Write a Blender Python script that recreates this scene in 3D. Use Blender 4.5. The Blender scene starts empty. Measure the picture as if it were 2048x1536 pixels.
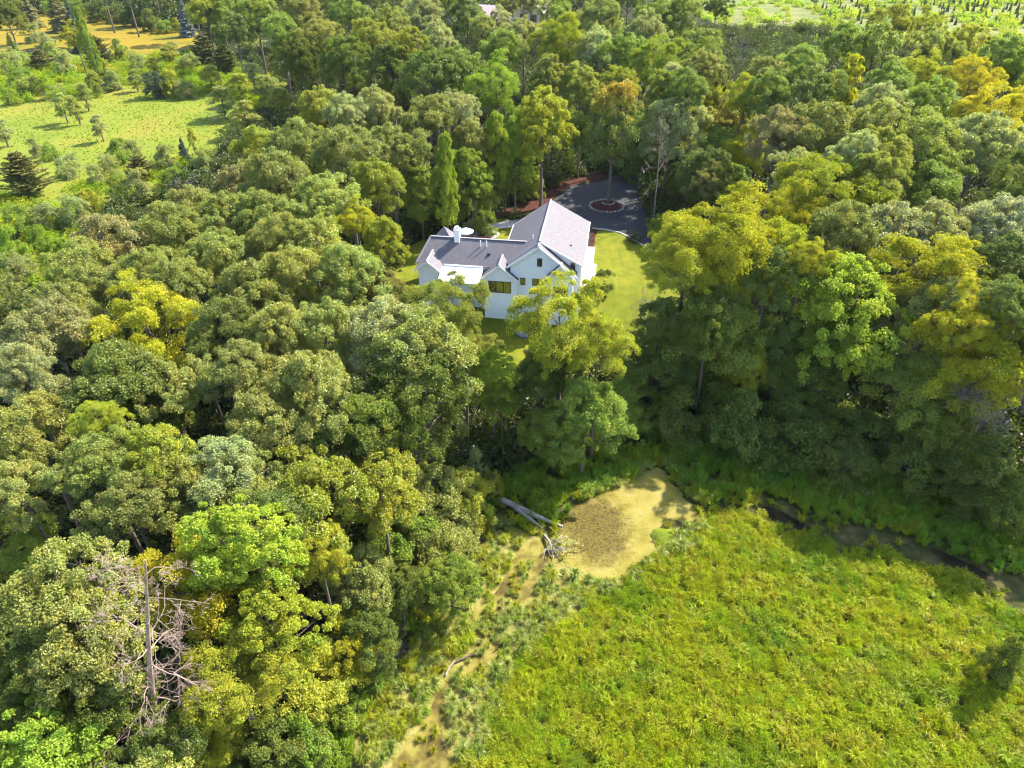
import bpy, bmesh, math, random
import numpy as np
from mathutils import Vector, Matrix
from mathutils.geometry import delaunay_2d_cdt

S = bpy.context.scene
COL = S.collection
R = math.radians

# ------------------------------------------------------------------ camera, sky, sun, exposure
cam_d = bpy.data.cameras.new('camera')
cam = bpy.data.objects.new('camera', cam_d)
COL.objects.link(cam)
cam.location = (0, 0, 48)
cam.rotation_euler = (R(90 - 35), 0, 0)
cam_d.sensor_width = 36.0
cam_d.lens = 36.0 * 1420 / 2048
cam_d.clip_start = 0.5
cam_d.clip_end = 4000
S.camera = cam

SUN_AZ, SUN_EL = 55.0, 43.0            # degrees: azimuth to the right of the view direction (+Y), elevation
W = bpy.data.worlds.new('World')
S.world = W
W.use_nodes = True
wn = W.node_tree.nodes
wn.clear()
wo = wn.new('ShaderNodeOutputWorld')
wb = wn.new('ShaderNodeBackground')
sky = wn.new('ShaderNodeTexSky')
sky.sky_type = 'NISHITA'
sky.sun_disc = False
sky.sun_elevation = R(SUN_EL)
sky.sun_rotation = R(SUN_AZ)
wb.inputs['Strength'].default_value = 0.15
W.node_tree.links.new(sky.outputs[0], wb.inputs[0])
W.node_tree.links.new(wb.outputs[0], wo.inputs[0])
sl = bpy.data.lights.new('sun', 'SUN')
sun = bpy.data.objects.new('sun', sl)
COL.objects.link(sun)
sl.energy = 4.2
sl.angle = R(0.5)
sl.color = (1.0, 0.94, 0.82)
sd = Vector((math.sin(R(SUN_AZ)) * math.cos(R(SUN_EL)), math.cos(R(SUN_AZ)) * math.cos(R(SUN_EL)), math.sin(R(SUN_EL))))
sun.rotation_euler = sd.to_track_quat('Z', 'Y').to_euler()
sun.location = (60, 40, 120)
S.view_settings.view_transform = 'Standard'
S.view_settings.look = 'None'
S.view_settings.exposure = 2.15
S.view_settings.gamma = 1.0
S.view_settings.use_curve_mapping = False
S.cycles.max_bounces = 5
S.cycles.diffuse_bounces = 2
S.cycles.glossy_bounces = 2
S.cycles.transmission_bounces = 2
S.cycles.volume_bounces = 0
S.cycles.use_denoising = True
S.cycles.denoiser = 'OPENIMAGEDENOISE'
S.cycles.denoising_input_passes = 'RGB_ALBEDO_NORMAL'
S.cycles.denoising_prefilter = 'ACCURATE'
S.cycles.sample_clamp_indirect = 4.0
S.cycles.use_light_tree = False
S.render.film_transparent = False
S.cycles.filter_width = 1.2


# ------------------------------------------------------------------ helpers
def gz(x, y):
    t = np.clip((np.asarray(y, float) - 78.0) / 14.0, 0, 1)
    return 2.0 * t * t * (3 - 2 * t)


def tag(o, label=None, cat=None, group=None, kind=None):
    if label: o['label'] = label
    if cat: o['category'] = cat
    if group: o['group'] = group
    if kind: o['kind'] = kind
    return o


def link(name, data, parent=None, col=COL):
    o = bpy.data.objects.new(name, data)
    col.objects.link(o)
    if parent is not None:
        o.parent = parent
    return o


def empty(name, loc=(0, 0, 0), rz=0.0, label=None, cat=None, group=None):
    o = link(name, None)
    o.location = loc
    o.rotation_euler = (0, 0, rz)
    o.empty_display_size = 0.3
    return tag(o, label, cat, group)


def mesh_np(name, V, faces_idx, loop_start, mats, attrs=None, smooth=False, mat_idx=None):
    """V (n,3); faces_idx flat loop vertex indices; loop_start per face."""
    me = bpy.data.meshes.new(name)
    me.vertices.add(len(V))
    me.vertices.foreach_set('co', np.ascontiguousarray(V, np.float32).ravel())
    me.loops.add(len(faces_idx))
    me.loops.foreach_set('vertex_index', np.ascontiguousarray(faces_idx, np.int32))
    me.polygons.add(len(loop_start))
    me.polygons.foreach_set('loop_start', np.ascontiguousarray(loop_start, np.int32))
    if mat_idx is not None:
        me.polygons.foreach_set('material_index', np.ascontiguousarray(mat_idx, np.int32))
    for k, a in (attrs or {}).items():
        at = me.attributes.new(k, 'FLOAT', 'FACE')
        at.data.foreach_set('value', np.ascontiguousarray(a, np.float32))
    for m in mats:
        me.materials.append(m)
    me.update(calc_edges=True)
    me.polygons.foreach_set('use_smooth', [smooth] * len(loop_start))
    return me


class MB:
    """Collects polygons and builds ONE mesh object."""
    def __init__(self):
        self.v, self.f = [], []

    def add(self, vs, fs):
        n = len(self.v)
        self.v += [tuple(p) for p in vs]
        self.f += [tuple(i + n for i in f) for f in fs]
        return self

    def box(self, a, b):
        (x0, y0, z0), (x1, y1, z1) = a, b
        return self.add([(x0, y0, z0), (x1, y0, z0), (x1, y1, z0), (x0, y1, z0), (x0, y0, z1), (x1, y0, z1), (x1, y1, z1), (x0, y1, z1)],
                        [(0, 3, 2, 1), (4, 5, 6, 7), (0, 1, 5, 4), (1, 2, 6, 5), (2, 3, 7, 6), (3, 0, 4, 7)])

    def prism(self, poly, d):
        """poly: 3-D polygon; extruded by vector d"""
        n = len(poly)
        d = Vector(d)
        top = [Vector(p) for p in poly]
        bot = [p + d for p in top]
        return self.add(top + bot, [tuple(range(n)), tuple(range(2 * n - 1, n - 1, -1))] + [(i, n + i, n + (i + 1) % n, (i + 1) % n) for i in range(n)])

    def bar(self, p, q, w, h):
        """square beam between two points"""
        p, q = Vector(p), Vector(q)
        t = (q - p).normalized()
        s = t.cross(Vector((0, 0, 1)))
        s = s.normalized() if s.length > 1e-4 else Vector((1, 0, 0))
        u = s.cross(t).normalized()
        vs = []
        for c in (p, q):
            for a, b in ((-1, -1), (1, -1), (1, 1), (-1, 1)):
                vs.append(c + s * a * w / 2 + u * b * h / 2)
        return self.add(vs, [(0, 1, 2, 3), (7, 6, 5, 4), (0, 4, 5, 1), (1, 5, 6, 2), (2, 6, 7, 3), (3, 7, 4, 0)])

    def tube(self, pts, rad, n=6, cap=True):
        pts = [Vector(p) for p in pts]
        m = len(pts)
        vs = []
        for i, p in enumerate(pts):
            t = (pts[min(i + 1, m - 1)] - pts[max(i - 1, 0)]).normalized()
            a = t.orthogonal().normalized() if abs(t.z) < .9 else t.cross(Vector((0, 1, 0))).normalized()
            b = t.cross(a)
            r = rad[i] if hasattr(rad, '__len__') else rad
            for k in range(n):
                w = 2 * math.pi * k / n
                vs.append(p + a * (math.cos(w) * r) + b * (math.sin(w) * r))
        fs = [(i * n + k, i * n + (k + 1) % n, (i + 1) * n + (k + 1) % n, (i + 1) * n + k) for i in range(m - 1) for k in range(n)]
        if cap:
            fs += [tuple(range(n - 1, -1, -1)), tuple(range((m - 1) * n, m * n))]
        return self.add(vs, fs)

    def mesh(self, name, mat, smooth=False):
        me = bpy.data.meshes.new(name)
        me.from_pydata(self.v, [], self.f)
        me.materials.append(mat)
        bm = bmesh.new()
        bm.from_mesh(me)
        bmesh.ops.recalc_face_normals(bm, faces=bm.faces)
        bm.to_mesh(me)
        bm.free()
        if smooth:
            me.polygons.foreach_set('use_smooth', [True] * len(me.polygons))
        return me

    def build(self, name, mat, parent=None, smooth=False):
        return link(name, self.mesh(name, mat, smooth), parent)


# ------------------------------------------------------------------ materials
def nmat(name):
    m = bpy.data.materials.new(name)
    m.use_nodes = True
    n = m.node_tree.nodes
    n.clear()
    return m, n, m.node_tree.links


def principled(n, l, **kw):
    out = n.new('ShaderNodeOutputMaterial')
    b = n.new('ShaderNodeBsdfPrincipled')
    l.new(b.outputs[0], out.inputs[0])
    for k, v in kw.items():
        b.inputs[k].default_value = v
    return b


def noise(n, l, scale, detail=4, rough=.6, vec=None, dist=0.0):
    t = n.new('ShaderNodeTexNoise')
    t.inputs['Scale'].default_value = scale
    t.inputs['Detail'].default_value = detail
    t.inputs['Roughness'].default_value = rough
    t.inputs['Distortion'].default_value = dist
    if vec is not None:
        l.new(vec, t.inputs['Vector'])
    return t.outputs[0]


def ramp(n, l, fac, stops):
    r = n.new('ShaderNodeValToRGB')
    e = r.color_ramp.elements
    while len(e) < len(stops):
        e.new(0.5)
    for i, (p, c) in enumerate(stops):
        e[i].position = p
        e[i].color = (*c, 1)
    l.new(fac, r.inputs[0])
    return r.outputs[0]


def mix(n, l, fac, a, b, mode='MIX'):
    x = n.new('ShaderNodeMix')
    x.data_type = 'RGBA'
    x.blend_type = mode
    for s, v in ((x.inputs[0], fac), (x.inputs[6], a), (x.inputs[7], b)):
        if hasattr(v, 'links'):
            l.new(v, s)
        elif isinstance(v, tuple):
            s.default_value = (*v, 1) if len(v) == 3 else v
        else:
            s.default_value = v
    return x.outputs[2]


def math_(n, l, op, a, b=None):
    x = n.new('ShaderNodeMath')
    x.operation = op
    for s, v in ((x.inputs[0], a), (x.inputs[1], b)):
        if v is None:
            continue
        if hasattr(v, 'links'):
            l.new(v, s)
        else:
            s.default_value = v
    return x.outputs[0]


def bump(n, l, h, strength=.5, dist=.1):
    b = n.new('ShaderNodeBump')
    b.inputs['Strength'].default_value = strength
    b.inputs['Distance'].default_value = dist
    l.new(h, b.inputs['Height'])
    return b.outputs[0]


def objco(n):
    return n.new('ShaderNodeTexCoord').outputs['Object']


def leaf_material(name, spec=.5, rough=.45, transl=.32, per_object=True, color=(.1, .12, .03), vary=.35, warm=(.27, .215, .03)):
    """colour of the object (or of the material), varied leaf by leaf"""
    m, n, l = nmat(name)
    out = n.new('ShaderNodeOutputMaterial')
    at = n.new('ShaderNodeAttribute')
    at.attribute_name = 'tint'
    oi = n.new('ShaderNodeObjectInfo')
    t = at.outputs['Fac']
    if per_object:
        base = oi.outputs['Color']
    else:
        rgb = n.new('ShaderNodeRGB')
        rgb.outputs[0].default_value = (*color, 1)
        base = rgb.outputs[0]
    k = math_(n, l, 'MULTIPLY_ADD', t, 2 * vary)
    n[-1].inputs[2].default_value = 1 - vary
    sc = n.new('ShaderNodeVectorMath')
    sc.operation = 'SCALE'
    l.new(base, sc.inputs[0])
    l.new(k, sc.inputs['Scale'])
    # a few leaves turn warm
    w = math_(n, l, 'SMOOTH_MIN', 1, 1)
    wr = ramp(n, l, t, [(0.80, (0, 0, 0)), (1.0, (1, 1, 1))])
    wfac = math_(n, l, 'MULTIPLY', wr, .38)
    c1 = mix(n, l, wfac, sc.outputs[0], warm)
    # clump scale hue shift
    co = objco(n)
    nz = noise(n, l, .45, 2, .5, co)
    r2 = ramp(n, l, nz, [(.3, (.84, .95, .95)), (.7, (1.15, 1.04, .85))])
    c2 = mix(n, l, 1.0, c1, r2, 'MULTIPLY')
    if not per_object:
        hsv = n.new('ShaderNodeHueSaturation')
        hv = math_(n, l, 'MULTIPLY_ADD', oi.outputs['Random'], .04)
        n[-1].inputs[2].default_value = .485
        vv = math_(n, l, 'MULTIPLY_ADD', oi.outputs['Random'], .4)
        n[-1].inputs[2].default_value = .8
        l.new(hv, hsv.inputs['Hue'])
        l.new(vv, hsv.inputs['Value'])
        drift = noise(n, l, .16, 3, .55, oi.outputs['Location'])
        dr = ramp(n, l, drift, [(.34, (.62, .78, .9)), (.47, (1, 1, 1)), (.56, (1.12, 1.06, 1)), (.68, (1.16, 1.04, 1.1))])
        c2 = mix(n, l, 1.0, c2, dr, 'MULTIPLY')
        l.new(c2, hsv.inputs['Color'])
        c2 = hsv.outputs[0]
    b = n.new('ShaderNodeBsdfPrincipled')
    l.new(c2, b.inputs['Base Color'])
    b.inputs['Roughness'].default_value = rough
    b.inputs['Specular IOR Level'].default_value = spec
    tr = n.new('ShaderNodeBsdfTranslucent')
    tc = mix(n, l, 1.0, c2, (1.45, 1.5, .55), 'MULTIPLY')
    l.new(tc, tr.inputs[0])
    mx = n.new('ShaderNodeMixShader')
    mx.inputs[0].default_value = transl
    l.new(b.outputs[0], mx.inputs[1])
    l.new(tr.outputs[0], mx.inputs[2])
    l.new(mx.outputs[0], out.inputs[0])
    return m


def noise_mat(name, stops, scale, rough=.9, detail=6, bstr=.4, bdist=.05, bscale=None, spec=.12, second=None):
    m, n, l = nmat(name)
    b = principled(n, l, Roughness=rough)
    b.inputs['Specular IOR Level'].default_value = spec
    co = objco(n)
    f = noise(n, l, scale, detail, .62, co)
    c = ramp(n, l, f, stops)
    if second:
        sc2, st2, amt = second
        f2 = noise(n, l, sc2, 3, .5, co)
        c = mix(n, l, amt, c, ramp(n, l, f2, st2), 'MULTIPLY')
    l.new(c, b.inputs['Base Color'])
    if bstr:
        h = noise(n, l, bscale or scale * 3, 4, .6, co)
        l.new(bump(n, l, h, bstr, bdist), b.inputs['Normal'])
    return m


def plain(name, col, rough=.5, spec=.4, metal=0.0, var=.0, vscale=3.0):
    m, n, l = nmat(name)
    b = principled(n, l, Roughness=rough, Metallic=metal)
    b.inputs['Specular IOR Level'].default_value = spec
    if var:
        f = noise(n, l, vscale, 5, .6, objco(n))
        c = ramp(n, l, f, [(.25, tuple(x * (1 - var) for x in col)), (.75, tuple(min(1, x * (1 + var)) for x in col))])
        l.new(c, b.inputs['Base Color'])
    else:
        b.inputs['Base Color'].default_value = (*col, 1)
    return m


MAT = {}
MAT['leaf'] = leaf_material('broad_leaf', spec=.2, rough=.55, transl=.36)
MAT['gloss_leaf'] = leaf_material('glossy_leaf', spec=.35, rough=.42, transl=.34)
MAT['needle'] = leaf_material('needle', spec=.3, rough=.6, transl=.12, vary=.3, warm=(.14, .11, .03))
MAT['herb'] = leaf_material('herb_leaf', spec=.2, rough=.5, transl=.4, per_object=False, color=(.27, .30, .008), warm=(.36, .35, .01))
MAT['herb_dark'] = leaf_material('herb_leaf_green', spec=.2, rough=.5, transl=.4, per_object=False, color=(.20, .26, .010), warm=(.30, .31, .012))
MAT['sedge'] = leaf_material('sedge_blade', spec=.3, rough=.4, transl=.35, per_object=True, warm=(.3, .24, .09))
MAT['sedge_stuff'] = leaf_material('sedge_blade_mass', spec=.12, rough=.42, transl=.35, per_object=False, color=(.25, .255, .012), warm=(.38, .31, .05))
MAT['bank'] = leaf_material('bank_grass', spec=.3, rough=.5, transl=.4, per_object=False, color=(.15, .23, .012), warm=(.3, .26, .05))
MAT['meadow'] = leaf_material('meadow_grass', spec=.25, rough=.6, transl=.4, per_object=False, color=(.25, .30, .022), warm=(.36, .29, .04))
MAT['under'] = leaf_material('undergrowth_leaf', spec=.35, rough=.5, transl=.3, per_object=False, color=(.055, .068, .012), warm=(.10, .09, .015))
MAT['bark'] = noise_mat('bark', [(.3, (.05, .038, .028)), (.7, (.17, .135, .105))], 6, .9, bstr=.6, bdist=.03)
MAT['pale_bark'] = noise_mat('pale_bark', [(.3, (0.132, 0.108, 0.090)), (.7, (0.300, 0.264, 0.228))], 5, .85, bstr=.5, bdist=.03)
MAT['dead_bark'] = noise_mat('dead_bark', [(.3, (0.150, 0.098, 0.075)), (.55, (0.270, 0.195, 0.158)), (.75, (0.375, 0.270, 0.203))], 3, .9, bstr=.5, bdist=.03)
MAT['grey_twig'] = noise_mat('grey_twig', [(.3, (0.100, 0.080, 0.072)), (.7, (0.210, 0.170, 0.150))], 3, .9, bstr=.3, bdist=.02)
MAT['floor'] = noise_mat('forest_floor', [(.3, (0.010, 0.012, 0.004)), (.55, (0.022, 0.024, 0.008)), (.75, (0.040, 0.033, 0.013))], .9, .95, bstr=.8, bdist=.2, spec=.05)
MAT['lawn'] = noise_mat('lawn_grass', [(.28, (0.074, 0.093, 0.005)), (.5, (0.111, 0.122, 0.006)), (.72, (0.154, 0.145, 0.012))], .5, .9, bstr=.5, bdist=.05, bscale=9, second=(.12, [(.3, (.82, .9, .8)), (.7, (1.1, 1.0, 1.0))], .8))
MAT['meadow_ground'] = noise_mat('meadow_ground', [(.25, (.078, .110, .008)), (.45, (.115, .140, .012)), (.6, (.14, .142, .015)), (.74, (.155, .125, .02)), (.86, (.14, .085, .03))], .05, .95, bstr=.7, bdist=.25, bscale=1.6)
MAT['gold_ground'] = noise_mat('dry_meadow_ground', [(.3, (0.102, 0.098, 0.007)), (.5, (0.162, 0.119, 0.006)), (.7, (0.187, 0.119, 0.008))], .06, .95, bstr=.7, bdist=.25, bscale=1.6)
MAT['far_ground'] = noise_mat('far_marsh_ground', [(.3, (0.062, 0.083, 0.018)), (.5, (0.103, 0.114, 0.029)), (.7, (0.145, 0.135, 0.041))], .09, .95, bstr=.9, bdist=.4, bscale=.8)
MAT['marsh_ground'] = noise_mat('marsh_ground', [(.3, (0.023, 0.027, 0.005)), (.5, (0.045, 0.045, 0.010)), (.7, (0.099, 0.077, 0.032))], .8, .95, bstr=.8, bdist=.15)
MAT['margin'] = noise_mat('weedy_margin', [(.3, (.07, .075, .012)), (.45, (.14, .125, .025)), (.6, (.20, .165, .05)), (.75, (.25, .20, .09))], 1.6, .95, bstr=.8, bdist=.1)
MAT['mud'] = noise_mat('mud', [(.3, (0.006, 0.005, 0.002)), (.52, (0.014, 0.011, 0.004)), (.68, (0.042, 0.027, 0.010))], .9, .9, bstr=.3, bdist=.05, spec=.1)
MAT['thatch'] = noise_mat('thatch', [(.3, (0.143, 0.110, 0.072)), (.7, (0.275, 0.220, 0.149))], 6, .95, bstr=.9, bdist=.08)
MAT['mulch'] = noise_mat('red_mulch', [(.3, (0.019, 0.006, 0.003)), (.5, (0.047, 0.016, 0.010)), (.7, (0.079, 0.032, 0.020))], 5, .95, bstr=.9, bdist=.06)
MAT['asphalt'] = noise_mat('asphalt', [(.3, (0.033, 0.033, 0.036)), (.7, (0.052, 0.051, 0.052))], 12, .9, bstr=.3, bdist=.01, spec=.1, second=(.25, [(.3, (.85, .85, .85)), (.7, (1.08, 1.05, 1.05))], .8))
MAT['concrete'] = noise_mat('concrete', [(.3, (0.264, 0.240, 0.222)), (.7, (0.336, 0.312, 0.288))], 2.5, .9, bstr=.2, bdist=.01)
MAT['pale_concrete'] = noise_mat('pale_concrete', [(.3, (.66, .62, .57)), (.7, (.78, .74, .7))], 2.5, .85, bstr=.2, bdist=.01)
MAT['white'] = plain('white_paint', (.80, .80, .79), .5, .4, var=.03, vscale=1.2)
MAT['trim'] = plain('white_trim', (.82, .81, .79), .45, .4)
MAT['porch_roof'] = plain('white_membrane', (.80, .79, .77), .5, .4, var=.03)
MAT['bronze'] = plain('dark_bronze_frame', (.018, .015, .012), .4, .5)
MAT['metal'] = plain('galvanised_metal', (.55, .55, .54), .4, .5, .6)
MAT['black'] = plain('black_metal', (.02, .02, .02), .5, .4)
MAT['brick'] = plain('red_brown_block', (.12, .05, .035), .85, .3, var=.3, vscale=9)
MAT['canvas'] = plain('pale_blue_canvas', (.36, .46, .60), .8, .2, var=.05)
MAT['stone'] = noise_mat('pale_stone', [(.3, (0.180, 0.165, 0.150)), (.7, (0.330, 0.310, 0.285))], 4, .9, bstr=.5, bdist=.02)
MAT['slab_stone'] = noise_mat('grey_slab', [(.3, (0.120, 0.114, 0.138)), (.7, (0.216, 0.198, 0.228))], 4, .8, bstr=.4, bdist=.02)
MAT['tan'] = plain('tan_stucco', (.50, .38, .26), .8, .3, var=.06)
MAT['pink_roof'] = noise_mat('pinkish_shingle', [(.3, (.34, .25, .23)), (.7, (.48, .37, .34))], 3, .9, bstr=.3, bdist=.02)


def siding_mat():
    m, n, l = nmat('white_lap_siding')
    b = principled(n, l, Roughness=.55)
    f = noise(n, l, 1.3, 5, .6, objco(n))
    l.new(ramp(n, l, f, [(.25, (.76, .765, .76)), (.75, (.84, .84, .83))]), b.inputs['Base Color'])
    return m


def shingle_mat():
    m, n, l = nmat('grey_shingle')
    b = principled(n, l, Roughness=.85)
    b.inputs['Specular IOR Level'].default_value = .35
    co = n.new('ShaderNodeUVMap')
    br = n.new('ShaderNodeTexBrick')
    br.inputs['Scale'].default_value = 1.0
    br.inputs['Brick Width'].default_value = .34
    br.inputs['Row Height'].default_value = .16
    br.inputs['Mortar Size'].default_value = .012
    br.inputs['Color1'].default_value = (.110, .102, .112, 1)
    br.inputs['Color2'].default_value = (.134, .124, .134, 1)
    br.inputs['Mortar'].default_value = (.085, .08, .088, 1)
    br.inputs['Bias'].default_value = -.1
    l.new(co.outputs[0], br.inputs['Vector'])
    f = noise(n, l, 1.2, 6, .65, co.outputs[0])
    c = mix(n, l, .7, br.outputs[0], ramp(n, l, f, [(.25, (.8, .78, .8)), (.75, (1.15, 1.12, 1.12))]), 'MULTIPLY')
    l.new(c, b.inputs['Base Color'])
    l.new(bump(n, l, br.outputs[1], -.6, .02), b.inputs['Normal'])
    return m


def duckweed_mat():
    m, n, l = nmat('duckweed_water')
    b = principled(n, l, Roughness=.7)
    b.inputs['Specular IOR Level'].default_value = .12
    co = objco(n)
    # fine specks of open water between the weed, denser in the broad dark patch
    fine = noise(n, l, 5.0, 4, .8, co)
    mid = noise(n, l, 1.1, 4, .6, co)
    sep = n.new('ShaderNodeSeparateXYZ')
    l.new(co, sep.inputs[0])
    gx = math_(n, l, 'MULTIPLY', math_(n, l, 'SUBTRACT', sep.outputs[0], 7.6), 1 / 4.2)
    gy = math_(n, l, 'MULTIPLY', math_(n, l, 'SUBTRACT', sep.outputs[1], 45.6), 1 / 6.0)
    d2 = math_(n, l, 'ADD', math_(n, l, 'MULTIPLY', gx, gx), math_(n, l, 'MULTIPLY', gy, gy))
    patch = math_(n, l, 'SUBTRACT', 1.25, math_(n, l, 'ADD', d2, math_(n, l, 'MULTIPLY', mid, .9)))
    pr = ramp(n, l, patch, [(0, (0, 0, 0)), (.55, (1, 1, 1))])
    thr = math_(n, l, 'ADD', fine, math_(n, l, 'MULTIPLY', pr, .10))
    hole = ramp(n, l, thr, [(.57, (0, 0, 0)), (.70, (1, 1, 1))])
    weed = ramp(n, l, noise(n, l, .55, 5, .6, co), [(.3, (.125, .105, .011)), (.5, (.175, .145, .026)), (.7, (.21, .175, .048))])
    weed2 = mix(n, l, math_(n, l, 'MULTIPLY', pr, .8), weed, (.072, .052, .007))
    c = mix(n, l, hole, weed2, (.028, .022, .004))
    l.new(c, b.inputs['Base Color'])
    l.new(bump(n, l, fine, .3, .02), b.inputs['Normal'])
    return m


def channel_mat():
    m, n, l = nmat('silty_channel_water')
    b = principled(n, l, Roughness=.6)
    b.inputs['Specular IOR Level'].default_value = .12
    co = objco(n)
    f = noise(n, l, .5, 5, .65, co)
    c = ramp(n, l, f, [(.34, (.05, .036, .008)), (.44, (.085, .065, .012)), (.54, (.15, .125, .022)), (.68, (.20, .17, .04))])
    fine = noise(n, l, 8, 5, .7, co)
    c = mix(n, l, ramp(n, l, fine, [(.56, (0, 0, 0)), (.7, (.7, .7, .7))]), c, (.045, .03, .01))
    l.new(c, b.inputs['Base Color'])
    return m


def glass_mat():
    m, n, l = nmat('window_glass')
    b = principled(n, l, Roughness=.04, Metallic=0.0)
    b.inputs['Base Color'].default_value = (.035, .03, .016, 1)
    b.inputs['Specular IOR Level'].default_value = 1.0
    b.inputs['IOR'].default_value = 1.9
    return m


def mow(m):
    n, l = m.node_tree.nodes, m.node_tree.links
    bs = [q for q in n if q.type == 'BSDF_PRINCIPLED'][0]
    src = bs.inputs['Base Color'].links[0].from_socket
    mp = n.new('ShaderNodeMapping')
    mp.inputs['Rotation'].default_value = (0, 0, .25)
    mp.inputs['Scale'].default_value = (1.1, .09, 1)
    l.new(objco(n), mp.inputs[0])
    f = noise(n, l, 1.0, 3, .6, mp.outputs[0])
    f2 = noise(n, l, 3.5, 4, .7, objco(n))
    c = mix(n, l, 1.0, src, ramp(n, l, f, [(.3, (.82, .9, .9)), (.7, (1.15, 1.08, 1.0))]), 'MULTIPLY')
    c = mix(n, l, .8, c, ramp(n, l, f2, [(.3, (.8, .85, .8)), (.7, (1.15, 1.1, 1.1))]), 'MULTIPLY')
    l.new(c, bs.inputs['Base Color'])


mow(MAT['lawn'])
MAT['siding'] = siding_mat()
MAT['shingle'] = shingle_mat()
MAT['duckweed'] = duckweed_mat()
MAT['channel'] = channel_mat()
MAT['glass'] = glass_mat()


# ------------------------------------------------------------------ ground and sheets
def sheet(name, poly, mat, dz=.03, res=1.0, label=None, kind='structure', cat=None, thick=0.0):
    """a sheet that follows the terrain inside a polygon"""
    P = np.array(poly, float)
    lo, hi = P.min(0), P.max(0)
    pts = [Vector(p) for p in P]
    n = len(pts)
    edges = [(i, (i + 1) % n) for i in range(n)]
    xs = np.arange(lo[0] + res / 2, hi[0], res)
    ys = np.arange(lo[1] + res / 2, hi[1], res)
    for x in xs:
        for y in ys:
            pts.append(Vector((x, y)))
    v, e, f, *_ = delaunay_2d_cdt(pts, edges, [tuple(range(n))], 1, 1e-5)
    co = [(p.x, p.y, float(gz(p.x, p.y)) + dz) for p in v]
    me = bpy.data.meshes.new(name)
    if thick:
        k = len(co)
        from collections import Counter
        cnt = Counter()
        for t in f:
            for i in range(len(t)):
                a, b_ = t[i], t[(i + 1) % len(t)]
                cnt[(a, b_)] += 1
        side = [(a, b_) for (a, b_) in cnt if (b_, a) not in cnt]
        co = co + [(x, y, z - thick) for x, y, z in co]
        f = list(f) + [(b_, a, a + k, b_ + k) for a, b_ in side]
    me.from_pydata(co, [], [tuple(t) for t in f])
    me.materials.append(mat)
    o = link(name, me)
    tag(o, label, cat, None, kind)
    return o


def smooth_poly(poly, k=3):
    P = np.array(poly, float)
    for _ in range(k):
        Q = np.roll(P, -1, 0)
        P = np.stack([.75 * P + .25 * Q, .25 * P + .75 * Q], 1).reshape(-1, 2)
    return P


def wobble(poly, amp, seed):
    rs = np.random.RandomState(seed)
    P = smooth_poly(poly, 3)
    return P + rs.normal(0, amp, P.shape)


xs = np.concatenate([np.arange(-900, -120, 20), np.arange(-120, 120, 3), np.arange(120, 901, 20)]).astype(float)
ys = np.concatenate([np.arange(-30, 76, 3), np.arange(76, 95, 1), np.arange(95, 200, 3), np.arange(200, 1600, 25)]).astype(float)
X, Y = np.meshgrid(xs, ys)
V = np.stack([X, Y, gz(X, Y)], -1).reshape(-1, 3)
nx, ny = len(xs), len(ys)
i, j = np.meshgrid(np.arange(nx - 1), np.arange(ny - 1))
a = (j * nx + i).ravel()
F4 = np.stack([a, a + 1, a + nx + 1, a + nx], 1)
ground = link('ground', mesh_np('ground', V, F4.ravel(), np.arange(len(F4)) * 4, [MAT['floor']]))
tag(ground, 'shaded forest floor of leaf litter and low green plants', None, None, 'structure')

LAWN = [(-5.0, 69.0), (3.0, 67.0), (9.0, 69.0), (14.0, 73.0), (20.0, 80.0), (26.0, 86.0), (27.0, 93.0), (24.8, 97.0), (20.6, 103.0), (19.2, 105.2), (17.5, 108.2), (13.6, 110.4), (12.8, 104.0), (4.0, 104.0), (3.2, 113.0), (-3.0, 114.5), (-9.0, 112.0), (-15.0, 105.0), (-18.5, 97.0), (-18.5, 88.0), (-14.0, 80.0), (-7.0, 75.0)]
DRIVE = [(1.0, 99.5), (11.0, 98.0), (12.3, 104.0), (13.1, 110.3), (17.5, 108.5), (19.3, 105.6), (20.8, 103.2), (25.0, 98.0), (29.0, 97.0), (27.4, 102.0), (23.6, 107.0), (22.5, 114.0), (23.9, 123.0), (28.0, 136.5), (36.0, 152.0), (33.0, 155.0), (24.0, 139.5), (17.0, 133.5), (11.0, 130.0), (8.0, 124.0), (4.5, 118.5), (3.3, 113.5)]
MULCH = [(-4.0, 115.5), (-0.5, 116.0), (3.6, 117.5), (6.0, 121.5), (11.0, 131.0), (17.0, 134.0), (21.0, 137.0), (16.0, 137.5), (10.0, 133.5), (5.0, 127.0), (0.0, 120.5)]
PATHP = [(-4.3, 111.7), (-2.8, 110.0), (4.0, 111.3), (4.0, 115.4), (3.0, 115.1)]
POND = smooth_poly([(4.3, 45.2), (4.8, 46.9), (6.2, 48.7), (8.5, 50.0), (10.6, 51.2), (12.1, 51.9), (13.3, 53.2), (14.6, 54.2), (15.6, 53.5), (15.7, 51.0), (16.6, 49.2), (17.5, 47.8), (17.4, 46.6), (16.4, 46.1), (15.1, 46.6), (13.1, 45.7), (12.2, 43.9), (12.6, 43.0), (14.2, 43.1), (12.1, 42.1), (10.4, 41.0), (9.1, 39.5), (8.0, 39.2), (6.8, 39.8), (5.4, 40.2), (4.5, 41.6), (3.9, 43.6)], 2)
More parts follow.
